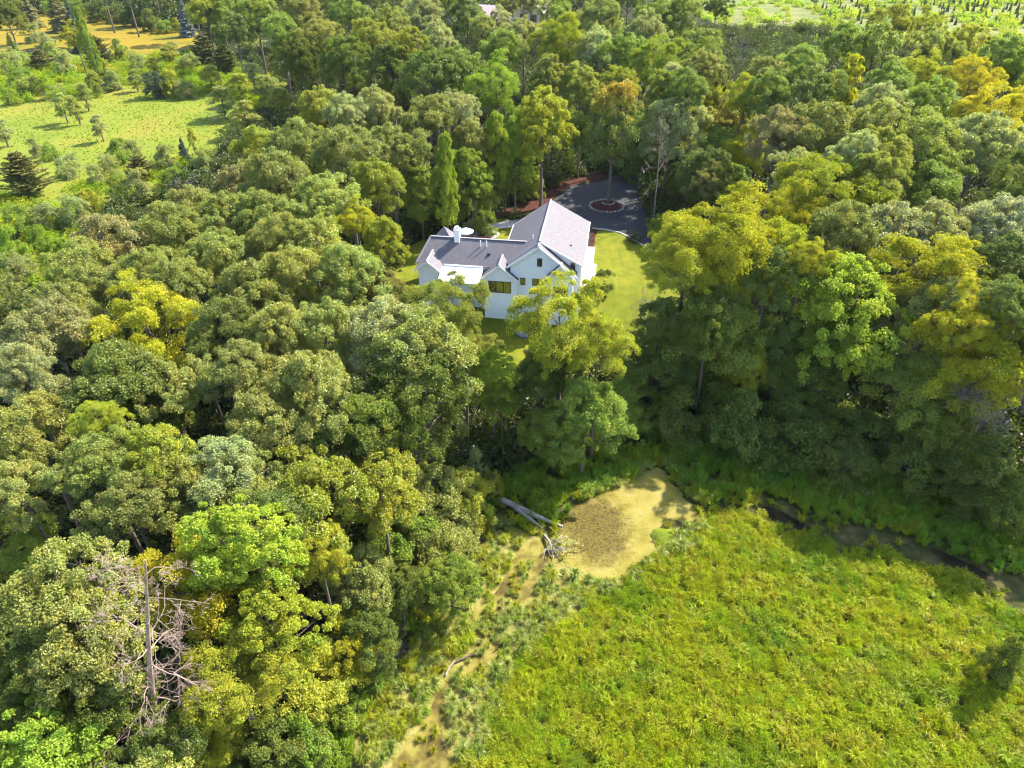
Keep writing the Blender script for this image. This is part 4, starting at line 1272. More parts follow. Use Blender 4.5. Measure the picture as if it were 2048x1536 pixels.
# kind, variant, x, y, crown radius, height, colour, label, group
TREES = [
    ('ash', 3, 4.8, 55.4, 5.36, 19.5, 'y', 0, 0),
    ('ash', 0, 8.0, 54.9, 4.01, 17.0, 'y', 1, 0),
    ('oak', 2, 3.7, 57.2, 3.6, 13.0, 'd', 2, 0),
    ('oak', 4, 2.9, 56.3, 3.93, 12.0, 'd', 3, 0),
    ('maple', 1, 6.8, 52.5, 4.42, 12.0, 'g', 4, 0),
    ('maple', 3, 4.1, 53.3, 3.27, 8.0, 'g', 5, 0),
    ('ash', 0, -6.3, 59.1, 4.32, 18.9, 'p', 6, 0),
    ('maple', 2, -1.8, 55.5, 2.72, 13.0, 'm', 7, 0),
    ('maple', 4, -0.9, 55.3, 2.46, 10.0, 'm', 8, 0),
    ('ash', 1, -4.7, 57.1, 3.24, 14.0, 'p', 9, 0),
    ('oak', 3, -7.5, 51.2, 5.54, 18.9, 'o', 10, 0),
    ('oak', 0, -12.5, 53.5, 4.48, 18.9, 's', 11, 0),
    ('oak', 2, -16.6, 52.7, 4.13, 18.9, 'o', 12, 0),
    ('maple', 4, -9.3, 47.2, 5.36, 17.6, 'd', 13, 0),
    ('oak', 1, -12.8, 44.1, 4.3, 16.2, 'd', 14, 0),
    ('maple', 3, -11.1, 42.8, 3.98, 16.2, 'g', 15, 0),
    ('oak', 0, -19.9, 52.0, 3.78, 18.9, 'o', 16, 0),
    ('oak', 2, -21.2, 45.5, 3.45, 18.9, 'o', 17, 0),
    ('oak', 4, -25.2, 53.8, 3.88, 18.9, 'd', 18, 0),
    ('ash', 1, -32.8, 55.2, 5.85, 18.9, 'Y', 19, 0),
    ('oak', 3, -40.2, 52.8, 4.43, 18.9, 't', 20, 0),
    ('oak', 0, -38.9, 46.5, 3.22, 18.9, 's', 21, 0),
    ('oak', 2, -31.4, 45.2, 4.52, 18.9, 'd', 22, 0),
    ('maple', 4, -30.0, 47.6, 4.5, 17.6, 'd', 23, 0),
    ('oak', 1, -27.4, 45.5, 3.49, 17.6, 'o', 24, 0),
    ('oak', 3, -17.9, 42.4, 3.86, 17.6, 'o', 25, 0),
    ('oak', 0, -17.9, 46.6, 4.12, 17.6, 'o', 26, 0),
    ('oak', 2, -15.0, 45.3, 3.98, 18.9, 'o', 27, 0),
    ('ash', 4, -29.1, 38.9, 2.13, 18.9, 'y', 28, 0),
    ('oak', 1, -26.8, 35.6, 2.93, 18.9, 'p', 29, 0),
    ('oak', 3, -24.2, 36.0, 2.95, 18.9, 'y', 30, 0),
    ('oak', 0, -22.1, 35.5, 2.74, 17.6, 'p', 31, 0),
    ('oak', 2, -24.3, 33.0, 3.07, 17.6, 'o', 32, 0),
    ('oak', 4, -35.5, 40.7, 3.5, 17.6, 'o', 33, 0),
    ('oak', 1, -32.3, 34.8, 2.7, 17.6, 'o', 34, 0),
    ('oak', 3, -20.5, 35.9, 3.47, 17.6, 's', 35, 0),
    ('oak', 0, -25.4, 25.2, 4.11, 18.9, 'o', 36, 0),
    ('maple', 2, -16.5, 28.9, 3.85, 18.9, 'm', 37, 0),
    ('ash', 4, -19.5, 28.0, 4.11, 16.2, 'Y', 38, 0),
    ('oak', 1, -13.5, 36.3, 4.78, 16.2, 'y', 39, 0),
    ('oak', 3, -9.8, 38.4, 4.04, 13.8, 'y', 40, 0),
    ('oak', 0, -7.2, 44.9, 4.45, 7.1, 'o', 41, 0),
    ('oak', 2, -4.4, 46.2, 3.66, 5.5, 'y', 42, 0),
    ('oak', 4, -6.1, 41.2, 4.32, 4.9, 'o', 43, 0),
    ('maple', 1, -9.3, 40.5, 4.54, 6.5, 'g', 44, 0),
    ('ash', 3, -12.6, 31.4, 2.45, 13.5, 'y', 45, 0),
    ('oak', 0, -11.1, 34.1, 3.23, 8.5, 'o', 46, 0),
    ('maple', 2, -13.8, 26.2, 3.44, 14.9, 'y', 47, 0),
    ('oak', 4, -13.8, 26.3, 3.31, 7.5, 'y', 48, 0),
    ('ash', 1, -15.6, 23.9, 3.32, 13.5, 'y', 49, 0),
    ('maple', 3, -25.6, 22.0, 2.89, 16.2, 'd', 50, 0),
    ('maple', 0, -22.0, 21.6, 3.12, 14.9, 'd', 51, 0),
    ('maple', 2, -23.6, 17.9, 3.57, 14.9, 'm', 52, 0),
    ('ash', 4, -18.1, 22.4, 3.05, 8.0, 'y', 53, 0),
    ('oak', 1, -19.2, 19.5, 2.7, 12.2, 'd', 54, 0),
    ('maple', 3, -14.4, 23.0, 3.16, 7.0, 'd', 55, 0),
    ('oak', 0, -22.1, 23.3, 3.65, 17.6, 'o', 56, 0),
    ('oak', 2, -15.5, 29.8, 2.09, 16.2, 'o', 57, 0),
    ('oak', 4, -15.3, 33.2, 3.59, 16.2, 'd', 58, 0),
    ('oak', 1, -18.8, 35.9, 3.52, 16.2, 'o', 59, 0),
    ('maple', 3, -10.0, 30.7, 2.88, 7.0, 'd', 60, 0),
    ('shrub', 0, -3.3, 50.4, 1.43, 4.0, 's', 61, 1),
    ('shrub', 2, -1.8, 49.1, 1.29, 4.0, 'y', 62, 1),
    ('maple', 4, -4.7, 35.9, 2.86, 7.0, 'g', 63, 0),
    ('maple', 1, -8.4, 34.9, 2.82, 7.0, 'd', 64, 0),
    ('ash', 3, -11.0, 29.7, 3.09, 6.0, 'Y', 65, 0),
    ('shrub', 0, -13.0, 23.8, 1.77, 5.0, 'g', 66, 1),
    ('shrub', 2, -11.5, 26.9, 1.71, 3.0, 'm', 67, 1),
    ('ash', 4, 21.2, 67.8, 6.6, 23.0, 'Y', 68, 0),
    ('ash', 1, 25.6, 67.5, 5.27, 20.2, 'y', 69, 0),
    ('ash', 3, 17.9, 64.4, 5.05, 21.0, 'y', 70, 0),
    ('oak', 0, 20.7, 64.1, 6.6, 14.7, 'g', 71, 0),
    ('maple', 2, 16.3, 63.3, 5.07, 10.8, 'd', 72, 0),
    ('ash', 4, 24.6, 62.9, 3.95, 9.9, 'Y', 73, 0),
    ('maple', 1, 21.8, 62.2, 6.6, 6.0, 'd', 74, 0),
    ('maple', 3, 12.0, 60.6, 4.35, 6.3, 'g', 75, 0),
    ('oak', 0, 28.0, 62.5, 4.61, 11.2, 'd', 76, 0),
    ('maple', 2, 33.0, 61.7, 6.6, 19.2, 'm', 77, 0),
    ('ash', 4, 30.0, 63.7, 2.65, 20.2, 'Y', 78, 0),
    ('maple', 1, 30.6, 61.5, 5.32, 11.2, 'd', 79, 0),
    ('ash', 3, 42.6, 63.9, 5.75, 20.2, 'Y', 80, 0),
    ('ash', 0, 41.4, 56.8, 4.04, 18.9, 'Y', 81, 0),
    ('oak', 2, 39.3, 56.5, 5.3, 11.7, 'g', 82, 0),
    ('ash', 4, 42.3, 54.2, 6.21, 16.8, 'Y', 83, 0),
    ('oak', 1, 42.2, 73.2, 6.0, 20.2, 'w', 84, 0),
    ('oak', 3, 46.2, 74.4, 4.14, 20.2, 's', 85, 0),
    ('oak', 0, 54.1, 74.9, 5.72, 20.2, 'w', 86, 0),
    ('oak', 2, 47.6, 64.0, 4.02, 20.2, 'd', 87, 0),
    ('oak', 4, 43.7, 54.5, 2.96, 20.2, 'd', 88, 0),
    ('ash', 1, 36.7, 81.9, 6.6, 21.6, 'y', 89, 0),
    ('maple', 3, 43.9, 84.6, 4.97, 21.6, 'p', 90, 0),
    ('ash', 0, 31.0, 78.2, 5.11, 20.2, 'Y', 91, 0),
    ('maple', 2, 47.2, 89.5, 4.73, 21.6, 'p', 92, 0),
    ('oak', 4, 42.3, 89.3, 3.83, 21.6, 's', 93, 0),
    ('oak', 1, 36.0, 88.4, 3.4, 20.2, 's', 94, 0),
    ('oak', 3, 43.8, 102.9, 6.6, 21.6, 'o', 95, 0),
    ('oak', 0, 52.0, 102.9, 5.29, 21.6, 'o', 96, 0),
    ('oak', 2, 38.6, 104.2, 5.39, 20.2, 't', 97, 0),
    ('oak', 4, 56.7, 97.4, 6.46, 21.6, 'p', 98, 0),
    ('oak', 1, 64.3, 98.8, 6.6, 21.6, 's', 99, 0),
    ('ash', 3, 72.3, 110.7, 6.6, 21.6, 'Y', 100, 0),
    ('oak', 0, 64.6, 115.6, 5.85, 21.6, 'g', 101, 0),
    ('oak', 2, 56.7, 113.8, 5.23, 21.6, 's', 102, 0),
    ('tall', 4, 62.6, 142.1, 3.82, 21.6, 'Y', 103, 0),
    ('oak', 1, 48.4, 123.9, 6.17, 23.0, 'd', 104, 0),
    ('oak', 3, 55.8, 147.9, 5.93, 21.6, 'g', 105, 0),
    ('oak', 0, 41.7, 120.8, 4.39, 21.6, 'g', 106, 0),
    ('oak', 2, 63.9, 128.9, 5.24, 21.6, 'g', 107, 0),
    ('ash', 4, 74.3, 137.9, 5.57, 21.6, 'y', 108, 0),
    ('ash', 1, 81.2, 134.1, 4.82, 21.6, 'Y', 109, 0),
    ('oak', 3, 93.5, 192.4, 6.6, 23.0, 'y', 110, 0),
    ('ash', 0, 102.5, 195.5, 5.06, 21.6, 'y', 111, 0),
    ('oak', 2, 77.5, 163.2, 6.6, 23.0, 'g', 112, 0),
    ('oak', 4, 74.1, 172.5, 6.6, 21.6, 'g', 113, 0),
    ('oak', 1, 92.4, 169.1, 6.6, 21.6, 'p', 114, 0),
    ('oak', 3, 100.8, 172.6, 6.6, 21.6, 'y', 115, 0),
    ('oak', 0, 100.4, 156.4, 6.23, 21.6, 'g', 116, 0),
    ('maple', 2, 99.7, 150.9, 4.72, 20.2, 'm', 117, 0),
    ('oak', 4, 43.5, 199.6, 6.6, 24.3, 'o', 118, 0),
    ('oak', 1, 36.7, 196.7, 6.6, 24.3, 'g', 119, 0),
    ('oak', 3, 40.3, 165.7, 6.57, 21.6, 'g', 120, 0),
    ('oak', 0, 30.2, 177.4, 6.6, 23.0, 's', 121, 0),
    ('oak', 2, 21.8, 196.6, 6.6, 24.3, 'o', 122, 0),
    ('oak', 4, 10.8, 199.6, 6.6, 24.3, 'g', 123, 0),
    ('oak', 1, 24.1, 164.4, 6.6, 21.6, 'g', 124, 0),
    ('ash', 3, 29.6, 158.6, 6.6, 20.8, 'm', 125, 0),
    ('ash', 0, 36.3, 147.1, 6.6, 21.6, 'g', 126, 0),
    ('ash', 2, 10.7, 164.6, 6.6, 23.0, 'y', 127, 0),
    ('oak', 4, 17.8, 165.7, 6.57, 21.6, 's', 128, 0),
    ('oak', 1, 3.1, 183.6, 6.6, 21.6, 's', 129, 0),
    ('oak', 3, -1.5, 165.5, 5.82, 21.6, 'g', 130, 0),
    ('ash', 0, -2.3, 141.7, 6.6, 20.2, 'm', 131, 0),
    ('oak', 2, -12.1, 203.6, 6.6, 23.0, 'd', 132, 0),
    ('oak', 4, -22.9, 208.6, 6.6, 23.0, 's', 133, 0),
    ('oak', 1, -30.0, 194.1, 6.6, 23.0, 'o', 134, 0),
    ('oak', 3, -43.2, 211.8, 6.6, 23.0, 'g', 135, 0),
    ('oak', 0, -56.5, 211.8, 6.6, 23.0, 'o', 136, 0),
    ('oak', 2, -69.2, 213.9, 6.6, 23.0, 'g', 137, 0),
    ('oak', 4, -85.0, 232.1, 6.6, 21.6, 'g', 138, 0),
    ('oak', 1, -14.7, 145.3, 6.5, 21.6, 'd', 139, 0),
    ('maple', 3, -25.6, 159.9, 6.6, 20.2, 'd', 140, 0),
    ('maple', 0, -36.8, 169.1, 6.6, 20.2, 'd', 141, 0),
    ('maple', 2, -49.1, 177.8, 6.6, 18.9, 'd', 142, 0),
    ('oak', 4, -55.4, 187.2, 5.69, 21.6, 'g', 143, 0),
    ('oak', 1, -45.1, 183.6, 6.39, 21.6, 'o', 144, 0),
    ('oak', 3, -32.7, 179.7, 6.27, 21.6, 'y', 145, 0),
    ('oak', 0, -21.7, 165.2, 5.07, 21.6, 'y', 146, 0),
    ('oak', 2, -10.3, 150.5, 6.05, 20.2, 'g', 147, 0),
    ('oak', 4, -7.6, 186.8, 4.85, 21.6, 'o', 148, 0),
    ('maple', 1, 5.0, 119.1, 6.6, 20.0, 'y', 149, 0),
    ('tall', 3, 0.5, 117.7, 2.88, 17.0, 'm', 150, 0),
    ('tall', 0, -3.2, 115.4, 2.83, 18.0, 'm', 151, 0),
    ('tall', 2, -9.8, 102.1, 2.2, 18.0, 'm', 152, 0),
    ('oak', 4, -6.8, 115.8, 4.94, 15.0, 'o', 153, 0),
    ('oak', 1, -9.4, 116.5, 4.83, 20.2, 's', 154, 0),
    ('oak', 3, -13.4, 113.2, 4.71, 20.2, 'o', 155, 0),
    ('oak', 0, -21.9, 122.5, 4.51, 18.9, 's', 156, 0),
    ('oak', 2, -26.2, 119.1, 4.4, 18.9, 's', 157, 0),
    ('oak', 4, -32.9, 129.5, 6.6, 17.6, 'y', 158, 0),
    ('oak', 1, -18.1, 105.9, 5.53, 18.0, 'o', 159, 0),
    ('oak', 3, -22.5, 96.2, 5.5, 20.2, 'o', 160, 0),
    ('oak', 0, -30.4, 102.5, 5.85, 18.9, 'o', 161, 0),
    ('oak', 2, -36.0, 103.6, 5.45, 17.6, 'y', 162, 0),
    ('oak', 4, -28.9, 86.9, 5.51, 20.2, 'o', 163, 0),
    ('oak', 1, -23.1, 84.7, 5.46, 18.9, 'p', 164, 0),
    ('oak', 3, -34.7, 90.0, 5.3, 17.6, 't', 165, 0),
    ('oak', 0, -13.9, 112.3, 5.97, 12.8, 'o', 166, 0),
    ('maple', 2, -8.1, 109.5, 4.78, 13.0, 'g', 167, 0),
    ('tall', 4, -9.7, 107.2, 3.12, 10.0, 'd', 168, 0),
    ('tall', 1, -14.1, 106.0, 3.08, 12.0, 'g', 169, 0),
    ('tall', 3, -5.2, 112.0, 3.23, 10.0, 'g', 170, 0),
    ('maple', 0, -1.2, 116.7, 3.96, 10.0, 'd', 171, 0),
    ('maple', 2, 3.2, 123.9, 3.63, 6.0, 'g', 172, 0),
    ('ash', 4, -18.3, 80.2, 2.82, 17.6, 'Y', 173, 0),
    ('maple', 1, -14.9, 76.4, 3.13, 17.6, 'y', 174, 0),
    ('oak', 3, -21.1, 72.3, 5.23, 18.9, 'p', 175, 0),
    ('oak', 0, -25.4, 72.5, 4.47, 18.9, 'o', 176, 0),
    ('oak', 2, -16.5, 65.6, 4.5, 18.9, 'p', 177, 0),
    ('oak', 4, -21.3, 64.4, 4.43, 18.9, 'o', 178, 0),
    ('maple', 1, -13.4, 67.2, 3.23, 16.2, 't', 179, 0),
    ('oak', 3, -31.6, 69.6, 4.71, 18.9, 'p', 180, 0),
    ('oak', 0, -39.3, 75.4, 5.01, 18.9, 'o', 181, 0),
    ('oak', 2, -43.8, 73.8, 5.7, 18.9, 't', 182, 0),
    ('oak', 4, -43.5, 65.8, 4.16, 18.9, 'o', 183, 0),
    ('oak', 1, -36.4, 64.4, 4.78, 18.9, 'o', 184, 0),
    ('oak', 3, -42.5, 60.0, 4.25, 17.6, 'o', 185, 0),
    ('oak', 0, -31.5, 61.0, 4.25, 18.9, 'o', 186, 0),
    ('oak', 2, -25.2, 60.8, 4.58, 18.9, 'o', 187, 0),
    ('oak', 4, -38.5, 83.8, 5.04, 17.6, 'o', 188, 0),
    ('oak', 1, -33.4, 80.0, 4.83, 18.9, 'o', 189, 0),
    ('oak', 3, -29.0, 81.3, 4.89, 18.9, 'o', 190, 0),
    ('maple', 0, 26.4, 121.6, 6.6, 18.5, 's', 191, 0),
    ('ash', 2, 38.1, 146.6, 5.37, 15.0, 'y', 192, 0),
    ('oak', 4, 43.4, 140.3, 6.6, 15.0, 'o', 193, 0),
    ('oak', 1, 35.8, 123.3, 5.26, 13.0, 'g', 194, 0),
    ('oak', 3, 27.5, 152.0, 4.92, 10.4, 'g', 195, 0),
    ('ash', 0, 38.0, 116.7, 4.44, 14.0, 'Y', 196, 0),
    ('ash', 2, 30.5, 107.0, 3.66, 11.0, 't', 197, 0),
    ('maple', 4, 12.6, 134.8, 3.77, 12.7, 'g', 198, 0),
    ('maple', 1, 25.2, 133.9, 4.51, 6.6, 'd', 199, 0),
    ('maple', 3, 29.4, 116.1, 4.5, 11.0, 'd', 200, 0),
    ('oak', 0, 33.1, 108.0, 4.76, 11.0, 'g', 201, 0),
    ('tall', 2, -111.1, 204.4, 2.23, 21.6, 'g', 202, 0),
    ('ash', 4, -118.0, 211.0, 4.22, 16.2, 'y', 203, 0),
    ('spruce', 1, -146.1, 262.0, 3.32, 17.0, 'b', 204, 2),
    ('cedar', 3, -128.2, 239.1, 4.33, 9.0, 'j', 205, 2),
    ('maple', 0, -174.9, 274.0, 6.6, 16.2, 'd', 206, 0),
    ('spruce', 2, -190.3, 312.3, 4.89, 16.0, 't', 207, 2),
    ('spruce', 4, -173.8, 303.9, 5.72, 16.0, 't', 208, 2),
    ('maple', 1, -184.7, 360.0, 6.6, 11.0, 'd', 209, 0),
    ('maple', 3, -170.2, 350.3, 6.6, 11.0, 'd', 210, 0),
    ('maple', 0, -159.3, 347.0, 6.6, 10.0, 'd', 211, 0),
    ('maple', 2, -149.9, 345.7, 6.6, 9.0, 'd', 212, 0),
    ('shrub', 4, -172.0, 327.9, 5.16, 7.0, 'd', 213, 1),
    ('shrub', 1, -163.7, 325.1, 5.12, 6.0, 'd', 214, 1),
    ('shrub', 3, -151.7, 315.1, 4.98, 6.0, 'd', 215, 1),
    ('shrub', 0, -139.6, 304.3, 4.82, 6.0, 'd', 216, 1),
    ('shrub', 2, -132.7, 301.1, 4.4, 5.0, 'g', 217, 1),
    ('shrub', 4, -186.8, 340.4, 5.34, 6.0, 'g', 218, 1),
    ('shrub', 1, -200.8, 348.3, 5.46, 5.0, 'g', 219, 1),
    ('shrub', 3, -210.0, 332.6, 5.23, 6.0, 'd', 220, 1),
    ('shrub', 0, -128.8, 302.0, 1.92, 4.0, 'Y', 221, 1),
    ('oak', 2, -88.1, 228.5, 6.6, 21.6, 'y', 222, 0),
    ('cedar', 4, -102.5, 270.9, 6.6, 11.0, 'd', 223, 2),
    ('cedar', 1, -96.4, 240.9, 4.67, 9.0, 'j', 224, 2),
    ('oak', 3, -73.5, 207.9, 6.31, 18.9, 'd', 225, 0),
    ('cedar', 0, -85.7, 229.5, 4.48, 8.0, 'd', 226, 2),
    ('shrub', 2, -87.7, 259.8, 5.86, 5.0, 's', 227, 1),
    ('cedar', 4, -43.0, 194.0, 1.93, 9.0, 'j', 228, 2),
    ('cedar', 1, -39.8, 192.8, 1.67, 8.0, 'j', 229, 2),
    ('cedar', 3, -34.6, 191.5, 2.16, 9.0, 'p', 230, 2),
    ('cedar', 0, -30.7, 180.2, 2.42, 8.0, 'd', 231, 2),
    ('cedar', 2, -24.8, 177.5, 3.09, 10.0, 'j', 232, 2),
    ('spruce', 4, -39.0, 203.9, 1.34, 10.0, 'd', 233, 2),
    ('spruce', 1, -48.3, 199.8, 2.63, 11.0, 'd', 234, 2),
    ('spruce', 3, -19.1, 180.4, 1.21, 10.0, 'd', 235, 2),
    ('cedar', 0, -87.5, 125.6, 4.29, 8.0, 'j', 236, 2),
    ('spruce', 2, -65.3, 142.0, 1.59, 6.0, 'b', 237, 2),
    ('poplar', 4, -66.1, 149.1, 1.14, 6.0, 'y', 238, 3),
    ('poplar', 1, -89.9, 158.8, 1.74, 6.0, 's', 239, 3),
    ('poplar', 3, -105.4, 173.7, 1.99, 7.0, 'p', 240, 3),
    ('poplar', 0, -101.5, 171.8, 1.97, 7.0, 'p', 241, 3),
    ('poplar', 2, -105.7, 184.6, 2.22, 7.0, 'p', 242, 3),
    ('poplar', 4, -110.5, 199.1, 2.64, 7.0, 'y', 243, 3),
    ('poplar', 1, -114.9, 213.7, 3.23, 7.0, 'y', 244, 3),
    ('shrub', 3, -109.7, 207.2, 3.16, 4.0, 's', 245, 1),
    ('bareshrub', 0, -116.5, 190.7, 2.93, 5.0, 't', 246, 1),
    ('shrub', 2, -129.5, 202.4, 3.76, 5.0, 'p', 247, 1),
    ('shrub', 4, -128.3, 190.8, 2.56, 4.0, 'm', 248, 1),
    ('poplar', 1, -108.5, 154.7, 2.13, 6.0, 's', 249, 3),
    ('shrub', 3, -94.5, 199.0, 4.63, 5.0, 'b', 250, 1),
    ('shrub', 0, -90.4, 200.4, 4.0, 5.0, 'y', 251, 1),
    ('shrub', 2, -86.0, 197.7, 3.03, 5.0, 's', 252, 1),
    ('shrub', 4, -112.6, 230.3, 2.71, 5.0, 's', 253, 1),
    ('poplar', 1, -105.0, 223.4, 2.19, 6.0, 'y', 254, 3),
    ('poplar', 3, -107.6, 240.9, 3.12, 6.0, 'y', 255, 3),
    ('shrub', 0, -110.2, 250.6, 2.92, 4.0, 's', 256, 1),
    ('shrub', 2, -98.6, 234.1, 3.36, 5.0, 's', 257, 1),
    ('poplar', 4, -102.3, 205.3, 2.31, 6.0, 'p', 258, 3),
    ('shrub', 1, -89.6, 242.5, 2.36, 5.0, 'd', 259, 1),
    ('bareshrub', 3, -69.6, 172.4, 1.52, 4.0, 't', 260, 1),
    ('poplar', 0, -68.9, 177.2, 3.57, 8.0, 'p', 261, 3),
    ('poplar', 2, -69.1, 191.1, 3.81, 8.0, 'y', 262, 3),
    ('poplar', 4, -69.7, 203.6, 4.03, 8.0, 's', 263, 3),
    ('poplar', 1, -59.1, 162.8, 3.32, 8.0, 'p', 264, 3),
    ('poplar', 3, -61.2, 188.0, 4.38, 8.0, 'p', 265, 3),
    ('poplar', 0, -54.5, 174.5, 4.11, 8.0, 'y', 266, 3),
    ('poplar', 2, -81.8, 205.4, 3.39, 7.0, 'y', 267, 3),
    ('spruce', 4, -170.6, 264.5, 2.04, 6.0, 'g', 268, 2),
    ('shrub', 1, -171.6, 280.2, 3.94, 6.0, 's', 269, 1),
    ('shrub', 3, -156.7, 260.4, 4.19, 5.0, 's', 270, 1),
    ('shrub', 0, -143.7, 242.1, 4.72, 5.0, 'p', 271, 1),
    ('cedar', 2, -143.1, 232.7, 3.79, 6.0, 'j', 272, 2),
    ('shrub', 4, -148.3, 228.6, 4.48, 6.0, 's', 273, 1),
    ('shrub', 1, -134.6, 207.1, 4.1, 6.0, 'g', 274, 1),
    ('shrub', 3, -132.4, 226.3, 3.7, 5.0, 's', 275, 1),
    ('shrub', 0, -126.1, 248.5, 3.22, 5.0, 'p', 276, 1),
    ('shrub', 2, -131.7, 248.0, 3.22, 4.0, 's', 277, 1),
    ('shrub', 4, -94.4, 146.1, 2.04, 3.0, 'g', 278, 1),
    ('shrub', 1, -85.3, 135.5, 2.69, 4.0, 's', 279, 1),
    ('shrub', 3, -98.5, 147.9, 1.55, 3.0, 's', 280, 1),
    ('shrub', 0, -78.7, 143.3, 2.81, 4.0, 'g', 281, 1),
    ('shrub', 2, -78.6, 147.9, 2.27, 4.0, 's', 282, 1),
    ('shrub', 4, -77.6, 135.6, 2.4, 4.0, 's', 283, 1),
    ('cedar', 1, -70.1, 133.0, 2.92, 5.0, 'j', 284, 2),
    ('shrub', 3, -68.1, 139.4, 2.45, 4.0, 's', 285, 1),
    ('shrub', 0, -59.4, 135.7, 2.11, 4.0, 's', 286, 1),
    ('shrub', 2, -63.1, 130.2, 2.32, 4.0, 'g', 287, 1),
    ('shrub', 4, -70.7, 124.7, 2.24, 4.0, 'g', 288, 1),
    ('shrub', 1, -77.5, 130.3, 2.14, 4.0, 's', 289, 1),
    ('bare', 3, -51.5, 110.8, 3.6, 9.0, 't', 290, 0),
    ('shrub', 0, -66.6, 124.5, 2.69, 4.0, 's', 291, 1),
    ('shrub', 2, -75.3, 109.4, 3.23, 5.0, 's', 292, 1),
    ('shrub', 4, -71.0, 110.5, 3.25, 5.0, 's', 293, 1),
    ('shrub', 1, -78.2, 107.3, 2.78, 5.0, 'g', 294, 1),
    ('shrub', 3, -72.2, 95.5, 2.54, 5.0, 'm', 295, 1),
    ('shrub', 0, -69.8, 98.8, 2.24, 4.0, 'm', 296, 1),
    ('shrub', 2, -67.3, 98.3, 1.86, 4.0, 'm', 297, 1),
    ('shrub', 4, -69.1, 90.9, 2.46, 4.0, 's', 298, 1),
    ('shrub', 1, -66.9, 83.7, 2.32, 5.0, 's', 299, 1),
    ('shrub', 3, -63.5, 89.6, 2.09, 4.0, 'p', 300, 1),
    ('shrub', 0, -70.6, 114.3, 2.93, 4.0, 'y', 301, 1),
    ('bare', 2, 53.2, 182.9, 4.77, 17.0, 't', 302, 0),
    ('bare', 4, 121.8, 196.5, 3.19, 15.0, 't', 303, 0),
    ('snag', 1, 23.5, 112.1, 2.34, 17.0, 't', 304, 0),
    ('bare', 3, -29.3, 238.3, 6.6, 17.0, 't', 305, 0),
    ('bare', 0, -74.8, 264.3, 5.0, 16.0, 't', 306, 0),
    ('bareshrub', 2, 32.1, 120.2, 2.17, 6.0, 't', 307, 1),
    ('bareshrub', 4, 60.2, 126.8, 2.23, 12.0, 't', 308, 1),
    ('bareshrub', 1, 17.3, 81.1, 2.27, 5.0, 't', 309, 1),
    ('bareshrub', 3, 48.8, 130.1, 2.27, 12.0, 't', 310, 1),
    ('shrub', 0, 12.4, 87.7, 2.06, 3.0, 'd', 311, 1),
    ('shrub', 2, 23.7, 107.9, 2.41, 3.0, 'g', 312, 1),
    ('shrub', 4, -4.3, 107.9, 2.0, 4.0, 'g', 313, 1),
    ('shrub', 1, -6.7, 108.8, 1.61, 5.0, 's', 314, 1),
    ('shrub', 3, 41.8, 49.0, 1.86, 5.0, 'y', 315, 1),
    ('shrub', 0, 35.5, 30.3, 1.62, 4.0, 'd', 316, 1),
    ('shrub', 2, 28.9, 55.7, 5.02, 6.0, 'd', 317, 1),
    ('maple', 4, 38.2, 57.1, 6.6, 4.9, 'd', 318, 0),
    ('oak', 1, 41.8, 54.4, 5.64, 8.8, 'g', 319, 0),
    ('shrub', 3, 22.9, 55.5, 4.01, 6.0, 'd', 320, 1),
    ('shrub', 0, 16.9, 58.0, 3.37, 5.0, 'd', 321, 1),
    ('maple', 2, 42.7, 48.1, 4.96, 8.0, 'd', 322, 0),
    ('shrub', 4, 37.9, 50.7, 3.33, 5.0, 'd', 323, 1),
    ('shrub', 1, 32.2, 51.7, 3.39, 4.0, 'd', 324, 1),
    ('shrub', 3, 43.9, 45.3, 3.11, 5.0, 'd', 325, 1),
    ('shrub', 0, 8.0, 56.2, 1.79, 3.0, 'y', 326, 1),
    ('shrub', 2, 4.4, 55.8, 2.29, 3.0, 'd', 327, 1),
    ('oak', 4, 30.8, 109.1, 5.28, 13.0, 'd', 328, 0),
    ('oak', 1, 39.9, 136.7, 6.6, 14.0, 'o', 329, 0),
    ('oak', 3, -152.5, 300.5, 6.6, 21.6, 'd', 330, 0),
    ('oak', 0, -142.5, 321.0, 6.6, 21.6, 'd', 331, 0),
    ('oak', 2, -139.0, 291.1, 6.6, 21.6, 'g', 332, 0),
    ('oak', 4, -112.4, 282.3, 6.6, 21.6, 'd', 333, 0),
    ('oak', 1, -93.2, 267.0, 6.6, 23.0, 'd', 334, 0),
    ('oak', 3, -77.7, 259.1, 6.6, 23.0, 'd', 335, 0),
    ('oak', 0, -61.7, 259.1, 6.6, 23.0, 'g', 336, 0),
    ('oak', 2, -45.6, 259.1, 6.6, 23.0, 'd', 337, 0),
    ('oak', 4, -21.5, 259.1, 6.6, 23.0, 'g', 338, 0),
    ('oak', 1, -4.1, 275.3, 6.6, 23.0, 'd', 339, 0),
    ('oak', 3, 21.8, 259.1, 6.6, 23.0, 'g', 340, 0),
    ('oak', 0, 37.9, 259.1, 6.6, 23.0, 'd', 341, 0),
    ('oak', 2, 52.2, 267.0, 6.6, 23.0, 'o', 342, 0),
    ('bare', 4, -18.2, 46.5, 1.07, 12.0, 't', 343, 0),
    ('bare', 1, -38.2, 68.4, 1.63, 16.0, 't', 344, 0),
    ('bare', 3, -19.2, 58.7, 1.22, 16.0, 't', 345, 0),
    ('bare', 0, -35.0, 36.9, 1.1, 14.0, 't', 346, 0),
    ('oak', 2, -23.6, 14.0, 4.4, 14.3, 'o', 347, 0),
    ('maple', 4, -16.4, 15.2, 3.55, 13.7, 'o', 348, 0),
    ('ash', 1, -35.5, 33.2, 3.67, 13.7, 'g', 349, 0),
    ('oak', 3, -30.6, 22.4, 3.74, 11.2, 'g', 350, 0),
